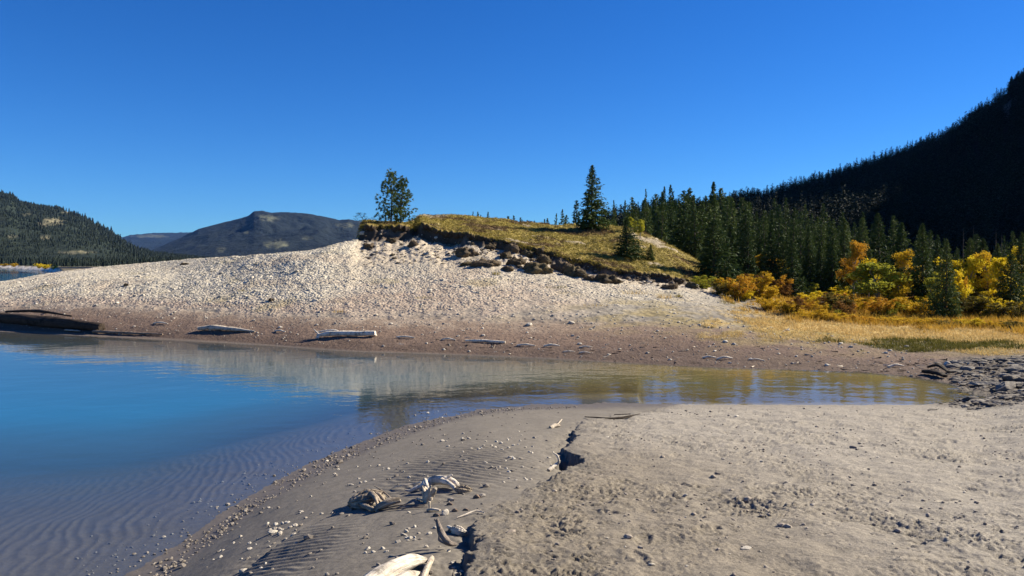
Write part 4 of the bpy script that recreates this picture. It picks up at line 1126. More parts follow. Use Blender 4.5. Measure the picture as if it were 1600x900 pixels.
# forest on the far left mountain and along the far shore
hx, hy, hz, hb = [a.reshape(-1) for a in hillA]
w = (hz > 1) & (hy < 1310) & (hb < .4)
idx = rng.choice(np.where(w)[0], 20000, p=(lambda q: q / q.sum())(np.clip(.55 + fbm(hx[w] / 60, hy[w] / 60, 4, 230), .05, 1))); P = np.stack([hx[idx] + rng.normal(0, 4, len(idx)), hy[idx] + rng.normal(0, 4, len(idx)), hz[idx] - 1], 1)
Hh = P[:, 1] / F * rng.uniform(3.2, 8, len(idx)); tree_mass('forest', P, Hh, Hh * .5, 'dark conifer forest covering the far left mountain', M['distant_conifer'], True)
n = 3200; pxs = rng.uniform(-500, 290, n)
ysh = np.interp(pxs, [-3000, -900, 0, 40, 90, 130, 200, 400], [900, 640, 420, 340, 250, 250, 300, 330])
Ys = ysh + 40 + (520 - ysh) * rng.random(n) ** 1.4; X = (pxs - 800) / F * Ys; Hs = Ys / F * rng.uniform(6, 15, n)
tree_mass('shore_forest', np.stack([X, Ys, height(X, Ys) - .2], 1), Hs, Hs * rng.uniform(.30, .45, n), 'dark green belt of conifers behind the far lake beach', M['distant_conifer'], True)
for px, y0, top, w, lab in [(62, 419, 409, 14, 'yellow willow bush at the left end of the far beach thicket'), (72, 421, 411, 18, 'widest yellow willow bush on the far lake beach'), (84, 422, 414, 12, 'low yellow willow bush at the right end of the far beach thicket'), (6, 416, 411, 14, 'golden brown bush line far left on the lake beach'), (22, 416, 410, 14, 'brownish willow bush on the far beach')]:
    Yb = float(np.interp(px, [0, 40, 88], [420, 330, 212])) + 17; leafy('low', 'yellow' if px > 50 else 'gold', px, 0, top, w, lab, 'bush', 'willow bushes on the far beach', Y=Yb)
# ------------------------------------------------------------------ gravel, pebbles, stones
def sample_ground(n, pxlo, pxhi, ylo, yhi, power=1.0):
    px = rng.uniform(pxlo, pxhi, n); Y = ylo + (yhi - ylo) * rng.random(n) ** power
    X = (px - 800) / F * Y
    z, c, a = ground_full(X, Y)
    return px, X, Y, z, c, a
COB = [rock_shape(900 + k, 1, .22, 3) for k in range(7)]
for k in range(7):
    V, Fc = COB[k]; COB[k] = (V * np.array([1.15, .9, .62]), Fc)
COB0 = []
for k in range(6):
    V, Fc = rock_shape(930 + k, 0, .25, 0); COB0.append((V * np.array([1.15, .9, .65]), Fc))
px, X, Y, z, c, a = sample_ground(120000, -160, 1140, 28.5, 47.5)
keep = rng.random(len(px)) < a['gravel'] * (.18 + .82 * sstep(4.9, 6.2, a['T'])) * np.clip(.25 + .9 * (fbm(X * .5, Y * .5, 3, 501) + .6), .1, 1) * .85 * (1 - .75 * sstep(.05, .5, fbm(X * .22, Y * .7, 4, 94)))
k = np.where(keep)[0]
S = np.exp(rng.normal(math.log(.023), .50, len(k)))[:, None] * rng.uniform(.8, 1.2, (len(k), 3)) * np.array([1.1, 1, .72])
scatter('gravel', COB0, np.stack([X[k], Y[k], z[k] - S[:, 2] * .05], 1), S, rng.uniform(0, 6.28, len(k)), M['gravel'], lab=('pale grey cobbles and gravel covering the long bar', 'gravel'))
b = rng.choice(k, 260, replace=False)
S = np.exp(rng.normal(math.log(.05), .35, len(b)))[:, None] * rng.uniform(.8, 1.2, (len(b), 3))
scatter('gravel', COB, np.stack([X[b], Y[b], z[b] + S[:, 2] * .1], 1), S, rng.uniform(0, 6.28, len(b)), M['gravel'], lab=('larger pale cobbles strewn over the gravel bar', 'gravel'))
# small stones on the reddish mud
px, X, Y, z, c, a = sample_ground(16000, -160, 1450, 20, 38)
T = a['T']; k = np.where((T > 4.02) & (T < 5.2) & (rng.random(len(px)) < .14 + .3 * (T - 4)))[0]
S = np.exp(rng.normal(math.log(.022), .5, len(k)))[:, None] * rng.uniform(.8, 1.2, (len(k), 3))
scatter('pebbles', COB0, np.stack([X[k], Y[k], z[k] + S[:, 2] * .2], 1), S, rng.uniform(0, 6.28, len(k)), M['stone'], lab=('small pale stones on the reddish mud of the far shore', 'pebbles'))
# pebble band along the near water line, and small grit on the beach
px, X, Y, z, c, a = sample_ground(42000, 120, 900, 4.4, 15.8)
T = a['T']; bk = a['bank']
k = np.where((bk < .3) & (T > 1.0) & (T < 2.4) & (z > -.05) & (rng.random(len(px)) < .6 * np.exp(-((z - .05) / .045) ** 2) * (.25 + .75 * sstep(-.5, .3, fbm(X * 1.5, Y * 1.5, 3, 505))) + .012))[0]
S = np.exp(rng.normal(math.log(.0125), .38, len(k)))[:, None] * rng.uniform(.8, 1.2, (len(k), 3))
scatter('pebbles', COB0, np.stack([X[k], Y[k], z[k] + S[:, 2] * .3], 1), S, rng.uniform(0, 6.28, len(k)), M['pebble'], lab=('dark pebble band along the near water line', 'pebbles'))
# crumbs of dried mud on the trampled bank
px, X, Y, z, c, a = sample_ground(14000, 640, 1700, 4.0, 15.5, .8)
k = np.where((a['bank'] > .6) & (rng.random(len(px)) < .05 + .28 * sstep(0, .5, fbm(X * .8, Y * .6, 3, 9))))[0]
S = np.exp(rng.normal(math.log(.0085), .45, len(k)))[:, None] * rng.uniform(.8, 1.3, (len(k), 3))
scatter('mud_crumbs', COB0, np.stack([X[k], Y[k], z[k] + S[:, 2] * .2], 1), S, rng.uniform(0, 6.28, len(k)), mat_tint('dry_mud', [(.24, .20, .165), (.30, .255, .21), (.17, .14, .115), (.27, .23, .19)], scale=50, bstr=.002), lab=('small crumbs of dried mud on the trampled sand bank', 'mud crumbs'))

# single stones of the near beach
SM = []
for q in range(9):
    V, Fc = rock_shape(960 + q, 2, .20, 4)
    me = mesh_from('stone', V * np.array([1.1, .9, .72]), [Fc], {'tint': np.full(len(V), q / 9.)}, True); me.materials.append(M['stone']); SM.append(me)
def stone(px, y, wpx, label, group=None, mat=None, flat=1.0, name='stone'):
    P = hit(px, y); r = wpx / F * P[1] / 2; z = gz(P[0], P[1])
    o = link(name, SM[random.randrange(9)], None, None, (P[0], P[1], z + r * .22 * flat))
    o.scale = (r * rng.uniform(.9, 1.15), r * rng.uniform(.8, 1.1), r * flat * rng.uniform(.8, 1.1)); o.rotation_euler = (rng.normal(0, .15), rng.normal(0, .15), rng.uniform(0, 6.28))
    tag(o, label, 'stone', group)
    if mat:
        o.material_slots[0].link = 'OBJECT'; o.material_slots[0].material = mat
    return o
clusters = [(430, 828, 15, 9, 13, 5.5), (395, 860, 22, 14, 10, 5), (350, 872, 30, 16, 9, 5), (480, 795, 25, 12, 8, 4.5), (560, 745, 35, 12, 9, 4), (620, 735, 30, 10, 8, 4), (720, 700, 40, 14, 12, 4),
            (780, 690, 35, 14, 12, 4), (800, 720, 35, 14, 12, 5), (830, 705, 30, 12, 12, 4.5), (760, 735, 40, 12, 8, 4), (640, 832, 16, 8, 10, 6), (600, 858, 20, 10, 7, 6), (650, 835, 14, 8, 6, 6), (710, 870, 8, 8, 8, 7), (700, 655, 40, 8, 6, 3.5), (815, 745, 25, 6, 5, 5), (440, 832, 10, 5, 6, 8)]
gcount = 0
for ci, (cx, cy, sx, sy, nn, ws) in enumerate(clusters):
    for q in range(nn):
        a, b = cx + rng.normal(0, sx), cy + rng.normal(0, sy)
        if a > 880 or b > 893: continue
        s, _ = bank(np.array([hit(a, b)[0]]), np.array([hit(a, b)[1]]))
        if s[0] > -.03: continue
        if gcount >= 170: break
        stone(a, b, ws * rng.uniform(.7, 1.5), 'small pale stone scattered on the damp beach below the sand bank', 'pale stones on the damp beach'); gcount += 1
stone(427, 833, 15, 'biggest whitish stone of the cluster on the lower beach', flat=.8)
stone(383, 884, 16, 'whitish angular stone at the foot of the rippled sand lip', flat=.8)
stone(390, 858, 9, 'rounded pale stone beside the rippled sand lip')
stone(696, 803, 13, 'pale upright lump beside the curved stick', flat=1.5)
stone(549, 758, 8, 'single flat white stone at the water side of the stump', flat=.6)
stone(691, 690, 9, 'flat white stone on the smooth beach above the ripples', flat=.6)
stone(1166, 856, 15, 'pale flat stone half buried in the trampled sand', flat=.5)
stone(1270, 793, 9, 'dark tipped little stone in the middle of the trampled sand', flat=.8)
stone(1018, 883, 11, 'pale stone at the bottom of the trampled sand', flat=.6)
stone(1171, 797, 7, 'small pale stone on the trampled sand left of the middle stone', flat=.6)
stone(1530, 640, 9, 'dark round stone on the far edge of the sand bank', mat=M['dark_rock'])
stone(667, 889, 11, 'dark stone with a bright top beside the white log', flat=1.0)
for q in range(26):
    a = rng.uniform(940, 1590); b = 645 + 245 * rng.random() ** .8
    stone(a, b, rng.uniform(3.5, 7), 'tiny pale stone on the trampled sand bank', 'tiny stones on the trampled bank', flat=.7)

# dark slabs and stones at the right end of the water
px, X, Y, z, c, a = sample_ground(9000, 1380, 1800, 14.4, 22)
rk = right_rock(X, Y); k = np.where((rng.random(len(px)) < rk * .42) & (z > .03))[0]
S = np.exp(rng.normal(math.log(.032), .6, len(k)))[:, None] * np.stack([rng.uniform(1, 1.9, len(k)), rng.uniform(.7, 1.1, len(k)), rng.uniform(.4, .9, len(k))], 1)
scatter('rubble', COB, np.stack([X[k], Y[k], z[k] + S[:, 2] * .2], 1), S, rng.uniform(-.5, .5, len(k)), M['dark_rock'], lab=('dark grey rubble at the right end of the water', 'rubble'))
SLAB = []
for q in range(5):
    V, Fc = rock_shape(980 + q, 3, .16, 6); SLAB.append(mesh_from('slab', V * np.array([1.0, .6, .34]), [Fc], {'tint': np.full(len(V), q / 9.)}, False)); SLAB[-1].materials.append(M['dark_rock'])
for px, y, w, hf, lab in [(1590, 583, 34, 1.0, 'dark flat slab at the back of the rock pile'), (1582, 597, 36, 1.2, 'thick dark slab in the middle of the rock pile'), (1556, 601, 26, .8, 'flat grey slab left in the rock pile'), (1572, 612, 40, 1.2, 'broad dark slab above the tip of the water'),
                          (1596, 607, 28, 1.0, 'dark slab at the right frame edge of the pile'), (1540, 595, 16, 1.0, 'small dark rock on the left of the rock pile'), (1498, 592, 9, 1.2, 'small dark rock at the water near the black slab log'), (1565, 588, 20, .8, 'pale edged slab high in the rock pile'), (1500, 599, 12, .7, 'whitish rock at the water edge'), (1588, 624, 10, .8, 'white stone by the tip of the water')]:
    P = hit(px, y); r = w / F * P[1] / 2
    o = link('rock_slab', SLAB[random.randrange(5)], None, None, (P[0], P[1], gz(P[0], P[1]) + r * .12)); o.scale = (r, r, r * hf); o.rotation_euler = (rng.normal(0, .12), rng.normal(0, .12), rng.uniform(-.5, .5))
    tag(o, lab, 'rock', 'rocks at the tip of the water')
    if 'whit' in lab: o.material_slots[0].link = 'OBJECT'; o.material_slots[0].material = M['stone']

# ------------------------------------------------------------------ fallen turf clods under the scarp
CL = []
for q in range(6):
    r_ = np.random.default_rng(1000 + q); V, Fc = rock_shape(1000 + q, 3, .30, 5); V = V * 1.25
    kk = 1 + .30 * noise2(V[:, 0] * 1.5 + q * 5, V[:, 1] * 1.5 + V[:, 2], q) + .16 * noise2(V[:, 0] * 5 + q, V[:, 1] * 5 + V[:, 2] * 4, q + 5) + .10 * noise2(V[:, 0] * 11, V[:, 1] * 11 + V[:, 2] * 9, q + 8)
    V *= kk[:, None]
    me = mesh_from('soil', V * np.array([1, .75, .78]), [Fc], {'tint': np.full(len(V), q / 7.)}, True); me.materials.append(M['clod'])
    up = V[V[:, 2] > -.1]; pick = up[r_.integers(0, len(up), 420)] * np.array([1, .75, .78])
    D = pick * .5 + r_.normal(0, .35, pick.shape) + np.array([0, 0, .35])
    gv, gf = tri_tufts(pick + .04 * D, D, r_.uniform(.14, .34, 420), .045, q, .1); A = np.repeat(r_.random((420, 1)), 3, 0); A = np.repeat(A, 3, 1)
    g = mesh_from('dry_grass', gv, [gf], {'leaf': A}); g.materials.append(M['grass_brown']); CL.append((me, g))
def clod(px, y, wpx, label, flat=1.0, name='turf_clod'):
    P = hit(px, y); r = wpx / F * P[1] / 2; s, g = CL[random.randrange(6)]
    o = thing(name, label, 'turf clod', (P[0], P[1] + r * .2, P[2] + r * .10 * flat), 'turf clods fallen from the scarp', rng.uniform(-.4, .4), (r, r, r * flat))
    link('soil', s, None, o); link('grass', g, None, o)
for px, y, w, f, lab in [(728, 398, 30, .7, 'long dark turf clod lying alone on the pale sand'), (767, 389, 16, 1, 'turf clod just under the scarp lip'), (782, 386, 18, 1, 'rounded turf clod high under the scarp'), (800, 394, 22, 1, 'large turf clod in the middle of the slide'),
        (789, 402, 20, .9, 'turf clod low in the slide'), (805, 386, 16, .9, 'turf clod touching the scarp face'), (823, 399, 14, 1, 'small turf clod between two bigger clods'), (844, 395, 18, 1, 'dark turf clod below the overhang'), (806, 414, 22, 1, 'brown turf clod at the slide foot'),
        (793, 423, 18, .7, 'flat turf clod on the gravel at the slide foot'), (839, 424, 38, .7, 'widest grassy turf clod at the slide foot'), (849, 412, 24, 1, 'tall turf clod behind the widest clod'), (876, 424, 24, 1.2, 'round tan turf clod standing on the gravel'), (895, 430, 26, 1.1, 'olive green turf clod right of the round tan clod'),
        (905, 433, 26, .8, 'dark turf clod leaning on the olive clod'), (921, 438, 20, .8, 'small dark turf clod on the gravel edge'), (948, 441, 34, .7, 'long low turf clod on the gravel edge'), (1047, 451, 20, .9, 'olive turf clod near the hill foot'), (1080, 450, 16, 1, 'dark turf clod at the last scarp'),
        (758, 416, 34, .6, 'flat heap of dark roots and turf on the sand'), (733, 414, 20, .5, 'thin dark turf scrap on the sand'), (576, 387, 18, .8, 'turf clod on the sand left of the roots'), (645, 384, 16, .9, 'turf clod right below the roots'), (610, 378, 12, .9, 'turf clod slipping below the knoll'), (1060, 440, 14, .8, 'turf clod broken from the low scarp'),
        (424, 470, 8, 1, 'dark clod standing on the middle of the gravel bar'), (198, 447, 8, 1, 'dark clod on the left part of the gravel bar'), (290, 413, 14, .35, 'flat dark clod near the gravel crest')]:
    clod(px, y, w, lab, f)

# ------------------------------------------------------------------ turf overhanging the scarp, broken soil below it
def build_overhang(pa, pb, seed):
    pxs = np.arange(pa, pb, .7); yy = np.arange(36, 52, .02); rows = []
    for p in pxs:
        Tq = zone_t((p - 800) / F * yy, yy); k = int(np.argmax(Tq >= 7.9)); rows.append(yy[k])
    Yl = np.array(rows); Xl = (pxs - 800) / F * Yl
    bigp = 1 - sstep(745, 800, pxs)
    out_ = np.clip(.10 + .18 * bigp + .42 * fbm(Xl * 1.1, Yl * 0, 4, seed, .65), 0, .55); th = (1 + .9 * bigp) * .14 + .16 * np.abs(fbm(Xl * 1.8, Yl * 0 + 4, 3, seed + 1))
    ends = np.clip(np.minimum(pxs - pa, pb - pxs) / 5, 0, 1); out_ *= ends; th *= ends
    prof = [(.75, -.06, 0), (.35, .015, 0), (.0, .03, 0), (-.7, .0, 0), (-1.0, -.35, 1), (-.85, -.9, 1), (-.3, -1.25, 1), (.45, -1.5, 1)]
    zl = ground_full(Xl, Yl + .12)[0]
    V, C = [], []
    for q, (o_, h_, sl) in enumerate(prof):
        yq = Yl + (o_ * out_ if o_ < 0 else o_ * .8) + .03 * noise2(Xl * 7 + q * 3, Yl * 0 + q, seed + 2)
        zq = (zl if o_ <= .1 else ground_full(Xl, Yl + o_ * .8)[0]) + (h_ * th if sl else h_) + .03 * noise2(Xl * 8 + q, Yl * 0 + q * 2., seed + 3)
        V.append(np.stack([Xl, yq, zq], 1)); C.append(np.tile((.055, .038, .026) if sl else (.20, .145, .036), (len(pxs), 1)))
    V = np.stack(V, 1); n, m = V.shape[:2]
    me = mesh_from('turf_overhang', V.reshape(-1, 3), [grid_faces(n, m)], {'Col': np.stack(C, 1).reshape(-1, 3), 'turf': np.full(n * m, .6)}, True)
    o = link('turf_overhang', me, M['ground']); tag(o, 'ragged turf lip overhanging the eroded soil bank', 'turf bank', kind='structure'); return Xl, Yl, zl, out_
OV = [build_overhang(567, 641, 810), build_overhang(658, 1078, 820)]
px, X, Y, z, c, a = sample_ground(26000, 562, 1092, 35.5, 47)
T = a['T']; k = np.where((T > 6.25) & (T < 7.7) & (px > 566) & (rng.random(len(px)) < .10 + .55 * sstep(-.1, .5, fbm(X * .8, Y * .8, 3, 507)) * sstep(6.2, 6.9, T)))[0]
S = np.exp(rng.normal(math.log(.040), .55, len(k)))[:, None] * rng.uniform(.7, 1.3, (len(k), 3))
kd = rng.random(len(k)) < .55
scatter('soil_rubble', COB, np.stack([X[k], Y[k], z[k]], 1)[kd], S[kd], rng.uniform(0, 6.28, len(k))[kd], M['clod'], lab=('broken brown soil and root lumps under the scarp', 'soil rubble'))
scatter('scree', COB, np.stack([X[k], Y[k], z[k]], 1)[~kd], S[~kd] * .8, rng.uniform(0, 6.28, len(k))[~kd], mat_tint('tan_scree', [(.30, .25, .185), (.40, .34, .26), (.24, .195, .145), (.46, .40, .32)], scale=14, bstr=.01), lab=('tan scree stones below the scarp', 'scree'))

# ------------------------------------------------------------------ grass
def grass(name, X, Y, z, h, wd, mat, label, per=3, lean=.35, out=.06, cat='grass'):
    n = len(X) * per
    bx = np.repeat(X, per) + rng.normal(0, out, n); by = np.repeat(Y, per) + rng.normal(0, out, n); bz = np.repeat(z, per) - .01
    hh = np.repeat(h, per) * rng.uniform(.5, 1.2, n); a = rng.uniform(0, math.pi, n); w = np.broadcast_to(wd, n) if np.ndim(wd) == 0 else np.repeat(wd, per)
    dx, dy = np.cos(a) * w * .5, np.sin(a) * w * .5
    lx, ly = rng.normal(0, lean, n) * hh - .15 * hh, rng.normal(0, lean, n) * hh
    V = np.stack([np.stack([bx - dx, by - dy, bz], 1), np.stack([bx + dx, by + dy, bz], 1), np.stack([bx + lx, by + ly, bz + hh], 1)], 1).reshape(-1, 3)
    A = np.repeat(np.clip(np.repeat(rng.random(len(X)), per) * .6 + rng.random(n) * .4, 0, 1), 3)
    me = mesh_from(name, V, [np.arange(3 * n).reshape(-1, 3)], {'leaf': np.stack([A, A, A], 1)})
    return tag(link(name, me, mat), label, cat, kind='stuff')
px, X, Y, z, c, a = sample_ground(66000, 900, 1760, 22.5, 44)
T = a['T']; tf = a['turf']; n3 = fbm(X * .5, Y * .7, 3, 601)
gg = np.exp(-(((X - _GH[0] - 1.2) / 3.2) ** 2 + ((Y - _GH[1] - .3) / 1.5) ** 2))
m = (tf > .45) & (T > 4.5) & ((px > 1095) | (T < 6)) & (rng.random(len(px)) < .75)
tan = m & (T < 6.05 + .5 * n3) & (gg < .45 + .5 * n3)
grass('meadow_grass', X[tan], Y[tan], z[tan], rng.uniform(.05, .16, tan.sum()) * (.7 + .3 * (T[tan] > 5.2)), .022, M['grass_tan'], 'short pale dry grass of the meadow beside the inlet', 3)
gld = m & (T >= 5.85 + .5 * n3)
grass('meadow_grass', X[gld], Y[gld], z[gld], rng.uniform(.12, .34, gld.sum()), .028, M['grass_gold'], 'golden knee high grass along the forest edge', 3)
grn = m & (gg >= .40 + .5 * n3)
grass('meadow_grass', X[grn], Y[grn], z[grn], rng.uniform(.06, .17, grn.sum()), .022, M['grass_green'], 'green grass in the wet hollow of the meadow', 4)
px, X, Y, z, c, a = sample_ground(110000, 560, 1125, 38.5, 57)
keepm = (a['turf'] > .55) & (fbm(X * .30 + 40, Y * .45, 4, 98, .6) < .38 + .2 * rng.random(len(X))) & (rng.random(len(px)) < .62)
n4 = fbm(X * .35, Y * .55, 4, 96, .6)
n5 = n4 + .25 * fbm(X * 1.3, Y * 1.3, 3, 611)
d = keepm & (n5 < .22); d2 = keepm & (n5 >= .22) & (n5 < .6)
grass('hill_grass', X[d2], Y[d2], z[d2], rng.uniform(.04, .13, d2.sum()), .035, M['grass_brown'], 'dark brown heath patches on the eroded hill', 4, .6)
grass('hill_grass', X[d], Y[d], z[d], rng.uniform(.03, .10, d.sum()), .030, M['grass_olive'], 'short olive and tan turf covering the eroded hill', 3, .5)
# turf fringe hanging over the scarp
f = (a['T'] > 7.7) & (a['T'] < 8.02) & (a['turf'] > .3)
grass('turf_fringe', X[f], Y[f] - .05, z[f], rng.uniform(.05, .14, f.sum()), .03, M['grass_olive'], 'ragged turf fringe along the lip of the scarp', 6, .9)
# sparse tufts on the gravel
def tuft(px, y, wpx, hpx, mat, label):
    P = hit(px, y); n = 60; r = wpx / F * P[1] / 2; h = hpx / F * P[1]
    ang = rng.uniform(0, 6.28, n); rad = r * np.sqrt(rng.random(n)); bx, by = np.cos(ang) * rad, np.sin(ang) * rad
    mb = MB(); D = np.stack([bx / r * .5 + rng.normal(0, .2, n), by / r * .5 + rng.normal(0, .2, n), np.ones(n)], 1)
    ln = h * rng.uniform(.6, 1.2, n)
    V, Fc = tri_tufts(np.stack([bx, by, ln * .35], 1), D, ln, .018, int(px), 0)
    A = np.repeat(np.repeat(rng.random((n, 1)), 3, 0), 3, 1); mb.add(V, Fc, A)
    o = link('grass_tuft', mb.mesh('grass_tuft'), mat, None, tuple(P)); tag(o, label, 'grass tuft', 'dry grass tufts on the gravel')
for px, y, w, h, m_, lab in [(990, 459, 44, 8, 'grass_tan', 'wide straw coloured grass patch on the gravel under the scarp'), (1038, 466, 26, 9, 'grass_tan', 'straw grass tuft right of the wide patch'), (1060, 464, 14, 6, 'grass_olive', 'olive grass tuft on the gravel'), (870, 450, 34, 5, 'grass_green', 'flat green grass patch on the gravel'),
        (662, 466, 30, 4, 'grass_olive', 'thin olive grass patch in the middle of the gravel bar'), (530, 488, 26, 5, 'grass_tan', 'yellowish grass tuft low on the gravel bar'), (776, 429, 14, 6, 'grass_olive', 'sparse green tuft under the clods'), (385, 455, 30, 4, 'grass_olive', 'thin olive patch left on the gravel bar'), (1135, 475, 30, 7, 'grass_olive', 'olive tuft at the right end of the gravel'), (1150, 490, 26, 6, 'grass_tan', 'tan tuft where gravel meets meadow'), (930, 478, 40, 4, 'grass_tan', 'thin tan grass on the lower right gravel')]:
    tuft(px, y, w, h, M[m_], lab)

# ------------------------------------------------------------------ driftwood
def wood(name, label, cat, parts, mat, group=None):
    """parts: list of (points, radii, sides, flat); one mesh for a piece of driftwood"""
    allp = np.concatenate([np.array(p[0]) for p in parts]); o0 = allp.mean(0); o0[2] = allp[:, 2].min()
    mb = MB()
    for k, p in enumerate(parts):
        pts, rad = p[0], p[1]; sides = p[2] if len(p) > 2 else 12; flat = p[3] if len(p) > 3 else 1.0
        tube(mb, np.array(pts) - o0, rad, sides, len(label) + k * 3, .22, True, flat, sub=max(10, 7 * len(pts)))
    o = link(name, mb.mesh(name, True, 'grain'), mat, None, tuple(o0)); return tag(o, label, cat, group)
def on(px, y, lift=0.0, Y=None):
    if Y is not None: return at(px, y, Y)
    P = hit(px, y); return np.array([P[0], P[1], gz(P[0], P[1]) + lift])
# far shore
A0, A1 = on(-60, 500, .18), on(158, 517, .16)
wood('driftwood_log', 'thick dark wet log lying along the far left shore', 'log', [([A0, on(20, 505, .20), on(90, 512, .20), A1], [.17, .22, .24, .17], 18), ([on(10, 497, .3), on(60, 498, .34), on(112, 503, .25)], [.05, .07, .03], 10)], M['drift_dark'])
wood('driftwood_log', 'dark short log butting the left frame edge behind the thick dark log', 'log', [([on(-40, 496, .14), on(14, 497, .12)], [.13, .11], 14)], M['drift_dark'])
wood('driftwood_log', 'thin straight pole continuing from the thick dark log at the waterline', 'log', [([on(146, 520, .07), on(200, 523, .06), on(254, 524, .05)], [.06, .055, .03], 10)], M['drift_brown'])
wood('driftwood_plank', 'short pale board below the thick dark log', 'driftwood', [([on(103, 518, .05), on(124, 519, .05)], [.06, .05], 8, .5)], M['drift'])
wood('driftwood_log', 'pale pointed log with dark left end on the far mud', 'log', [([on(311, 517, .10), on(330, 516.5, .12), on(365, 518, .10), on(398, 519, .04)], [.09, .12, .10, .03], 14, .8)], M['drift'])
wood('driftwood_log', 'white straight log with a snapped upright branch on the far mud', 'log', [([on(496, 529, .10), on(520, 526.5, .12), on(586, 526, .12)], [.06, .085, .09], 14), ([on(496, 530, .03), on(498, 529, .14), on(490, 527, .30)], [.06, .03, .012], 8), ([on(493, 527, .18), on(520, 525, .20), on(535, 525, .10)], [.03, .045, .03], 8)], M['drift_white'])
wood('driftwood_log', 'slender white pole on the mud right of centre', 'log', [([on(727, 534, .05), on(755, 535, .06), on(789, 537, .05)], [.03, .05, .04], 10)], M['drift_white'])
for x0, y0, x1, y1, r_, lab in [(808, 541, 836, 541.5, .03, 'thin white stick right of the slender white pole'), (850, 542.5, 874, 542, .035, 'short white stick farther right along the mud'), (905, 543.5, 926, 543, .02, 'thin white stick near a pale pebble on the mud'), (620, 528, 648, 529, .03, 'pale thin branch left of the slender white pole'), (690, 531, 712, 532, .025, 'small pale branch close to the slender white pole'),
        (880, 551, 898, 550.5, .02, 'pale twig low at the muddy waterline'), (905, 552, 922, 552, .02, 'second pale twig low at the muddy waterline'), (430, 518, 446, 519, .03, 'short pale stick between the two far logs'), (240, 506, 262, 507, .03, 'pale stick above the thin straight pole'), (1120, 562, 1144, 561, .03, 'pale branch on the dark mud at the right'),
        (1098, 560, 1118, 560, .03, 'white branch on the dark mud left of the pale branch'), (1170, 563, 1195, 564, .02, 'thin pale stick on the dark mud'), (1388, 575, 1412, 573, .03, 'pale stick on the mud near the meadow hollow'), (1476, 574, 1484, 573, .04, 'white wood chip above the black slab log')]:
    wood('driftwood_stick', lab, 'stick', [([on(x0, y0, r_), on((x0 + x1) / 2, (y0 + y1) / 2, r_ * 2.2), on(x1, y1, r_)], [r_, r_ * 1.1, r_ * .6], 8)], M['drift_white'])
wood('driftwood_log', 'black split slab log at the right end of the water', 'log', [([on(1444, 585, .08), on(1460, 587, .10), on(1476, 592, .07)], [.10, .12, .07], 12, .5), ([on(1450, 580, .12), on(1466, 581, .16), on(1482, 586, .08)], [.06, .09, .05], 12, .5)], M['drift_dark'])
# near beach
def chunk(name, label, px, y, sx, sy, sz, rz, tilt, mat, seed, extra=()):
    """a broken lump of weathered wood with deep grain ridges, splinters set into it"""
    V, Fc = ico(4); V = V.copy()
    ang = np.arctan2(V[:, 2], V[:, 1])
    k = 1 + .34 * noise2(np.cos(ang) * 2.2 + seed, np.sin(ang) * 2.2 + V[:, 0] * .5, seed) + .22 * noise2(np.cos(ang) * 6 + seed, np.sin(ang) * 6 + V[:, 0] * .7, seed + 1) + .12 * noise2(V[:, 0] * 5, ang * 2, seed + 2)
    ends = np.sign(V[:, 0]) * sstep(.55, .9, np.abs(V[:, 0])) * .28 * noise2(V[:, 1] * 5 + seed, V[:, 2] * 5, seed + 3)
    V = np.stack([V[:, 0] * (1 + np.abs(V[:, 0]) * .15) + ends, V[:, 1] * k, V[:, 2] * k], 1)
    A = np.stack([np.cos(ang) * .06 * k, np.sin(ang) * .06 * k, V[:, 0] * sx], 1)
    W = V * np.array([sx, sy, sz])
    c, t = math.cos(tilt), math.sin(tilt)
    W = np.stack([W[:, 0] * c + W[:, 2] * t, W[:, 1], -W[:, 0] * t + W[:, 2] * c], 1)
    c, t = math.cos(rz), math.sin(rz)
    W = np.stack([W[:, 0] * c - W[:, 1] * t, W[:, 0] * t + W[:, 1] * c, W[:, 2]], 1)
    P = on(px, y, sz * .62)
    mb = MB(); mb.add(W, Fc, A)
    for q, (pts, rad) in enumerate(extra):
        tube(mb, np.array(pts) - P, rad, 9, seed + q, .3, True, .8, sub=12)
    o = link(name, mb.mesh(name, True, 'grain'), mat, None, tuple(P)); return tag(o, label, 'driftwood')
chunk('driftwood_stump', 'split layered stump chunk nearest the water on the beach', 573, 789, .140, .095, .078, .25, -.12, M['drift_split'], 31, [
    ([on(560, 784, .09), on(580, 788, .105), on(598, 793, .02)], [.016, .026, .014]), ([on(572, 781, .10), on(590, 786, .085), on(606, 791, .015)], [.016, .022, .010]),
    ([on(566, 786, .10), on(584, 790, .09), on(592, 798, .015)], [.012, .020, .010]), ([on(585, 776, .11), on(600, 782, .08), on(616, 789, .03)], [.005, .008, .009]),
    ([on(580, 801, .01), on(592, 798, .03), on(607, 795, .05), on(624, 791, .055)], [.016, .036, .044, .030]), ([on(556, 791, .03), on(572, 797, .03), on(590, 800, .01)], [.02, .03, .012])])
wood('driftwood_branch', 'arched white branch piece with legs beyond the stump chunk', 'driftwood', [
    ([on(656, 766, .02), on(664, 764, .05), on(674, 761, .07), on(694, 760, .075), on(710, 762, .05), on(716, 764, .03)], [.024, .040, .046, .040, .032, .020], 14),
    ([on(690, 762, .07), on(704, 765, .05), on(716, 769, .005)], [.024, .020, .012], 9),
    ([on(664, 766, .10), on(669, 770, .05), on(674, 774, .005)], [.018, .014, .010], 8),
    ([on(700, 763, .10), on(706, 762, .13)], [.015, .008], 7),
    ([on(658, 761, .05), on(645, 760, .035), on(630, 763, .04), on(612, 764, .006)], [.008, .007, .006, .004], 6)], M['drift_white'])
chunk('driftwood_chunk', 'rounded dark ended knob beside the arched white branch', 724, 768, .062, .035, .035, .1, .1, M['drift_split'], 35)
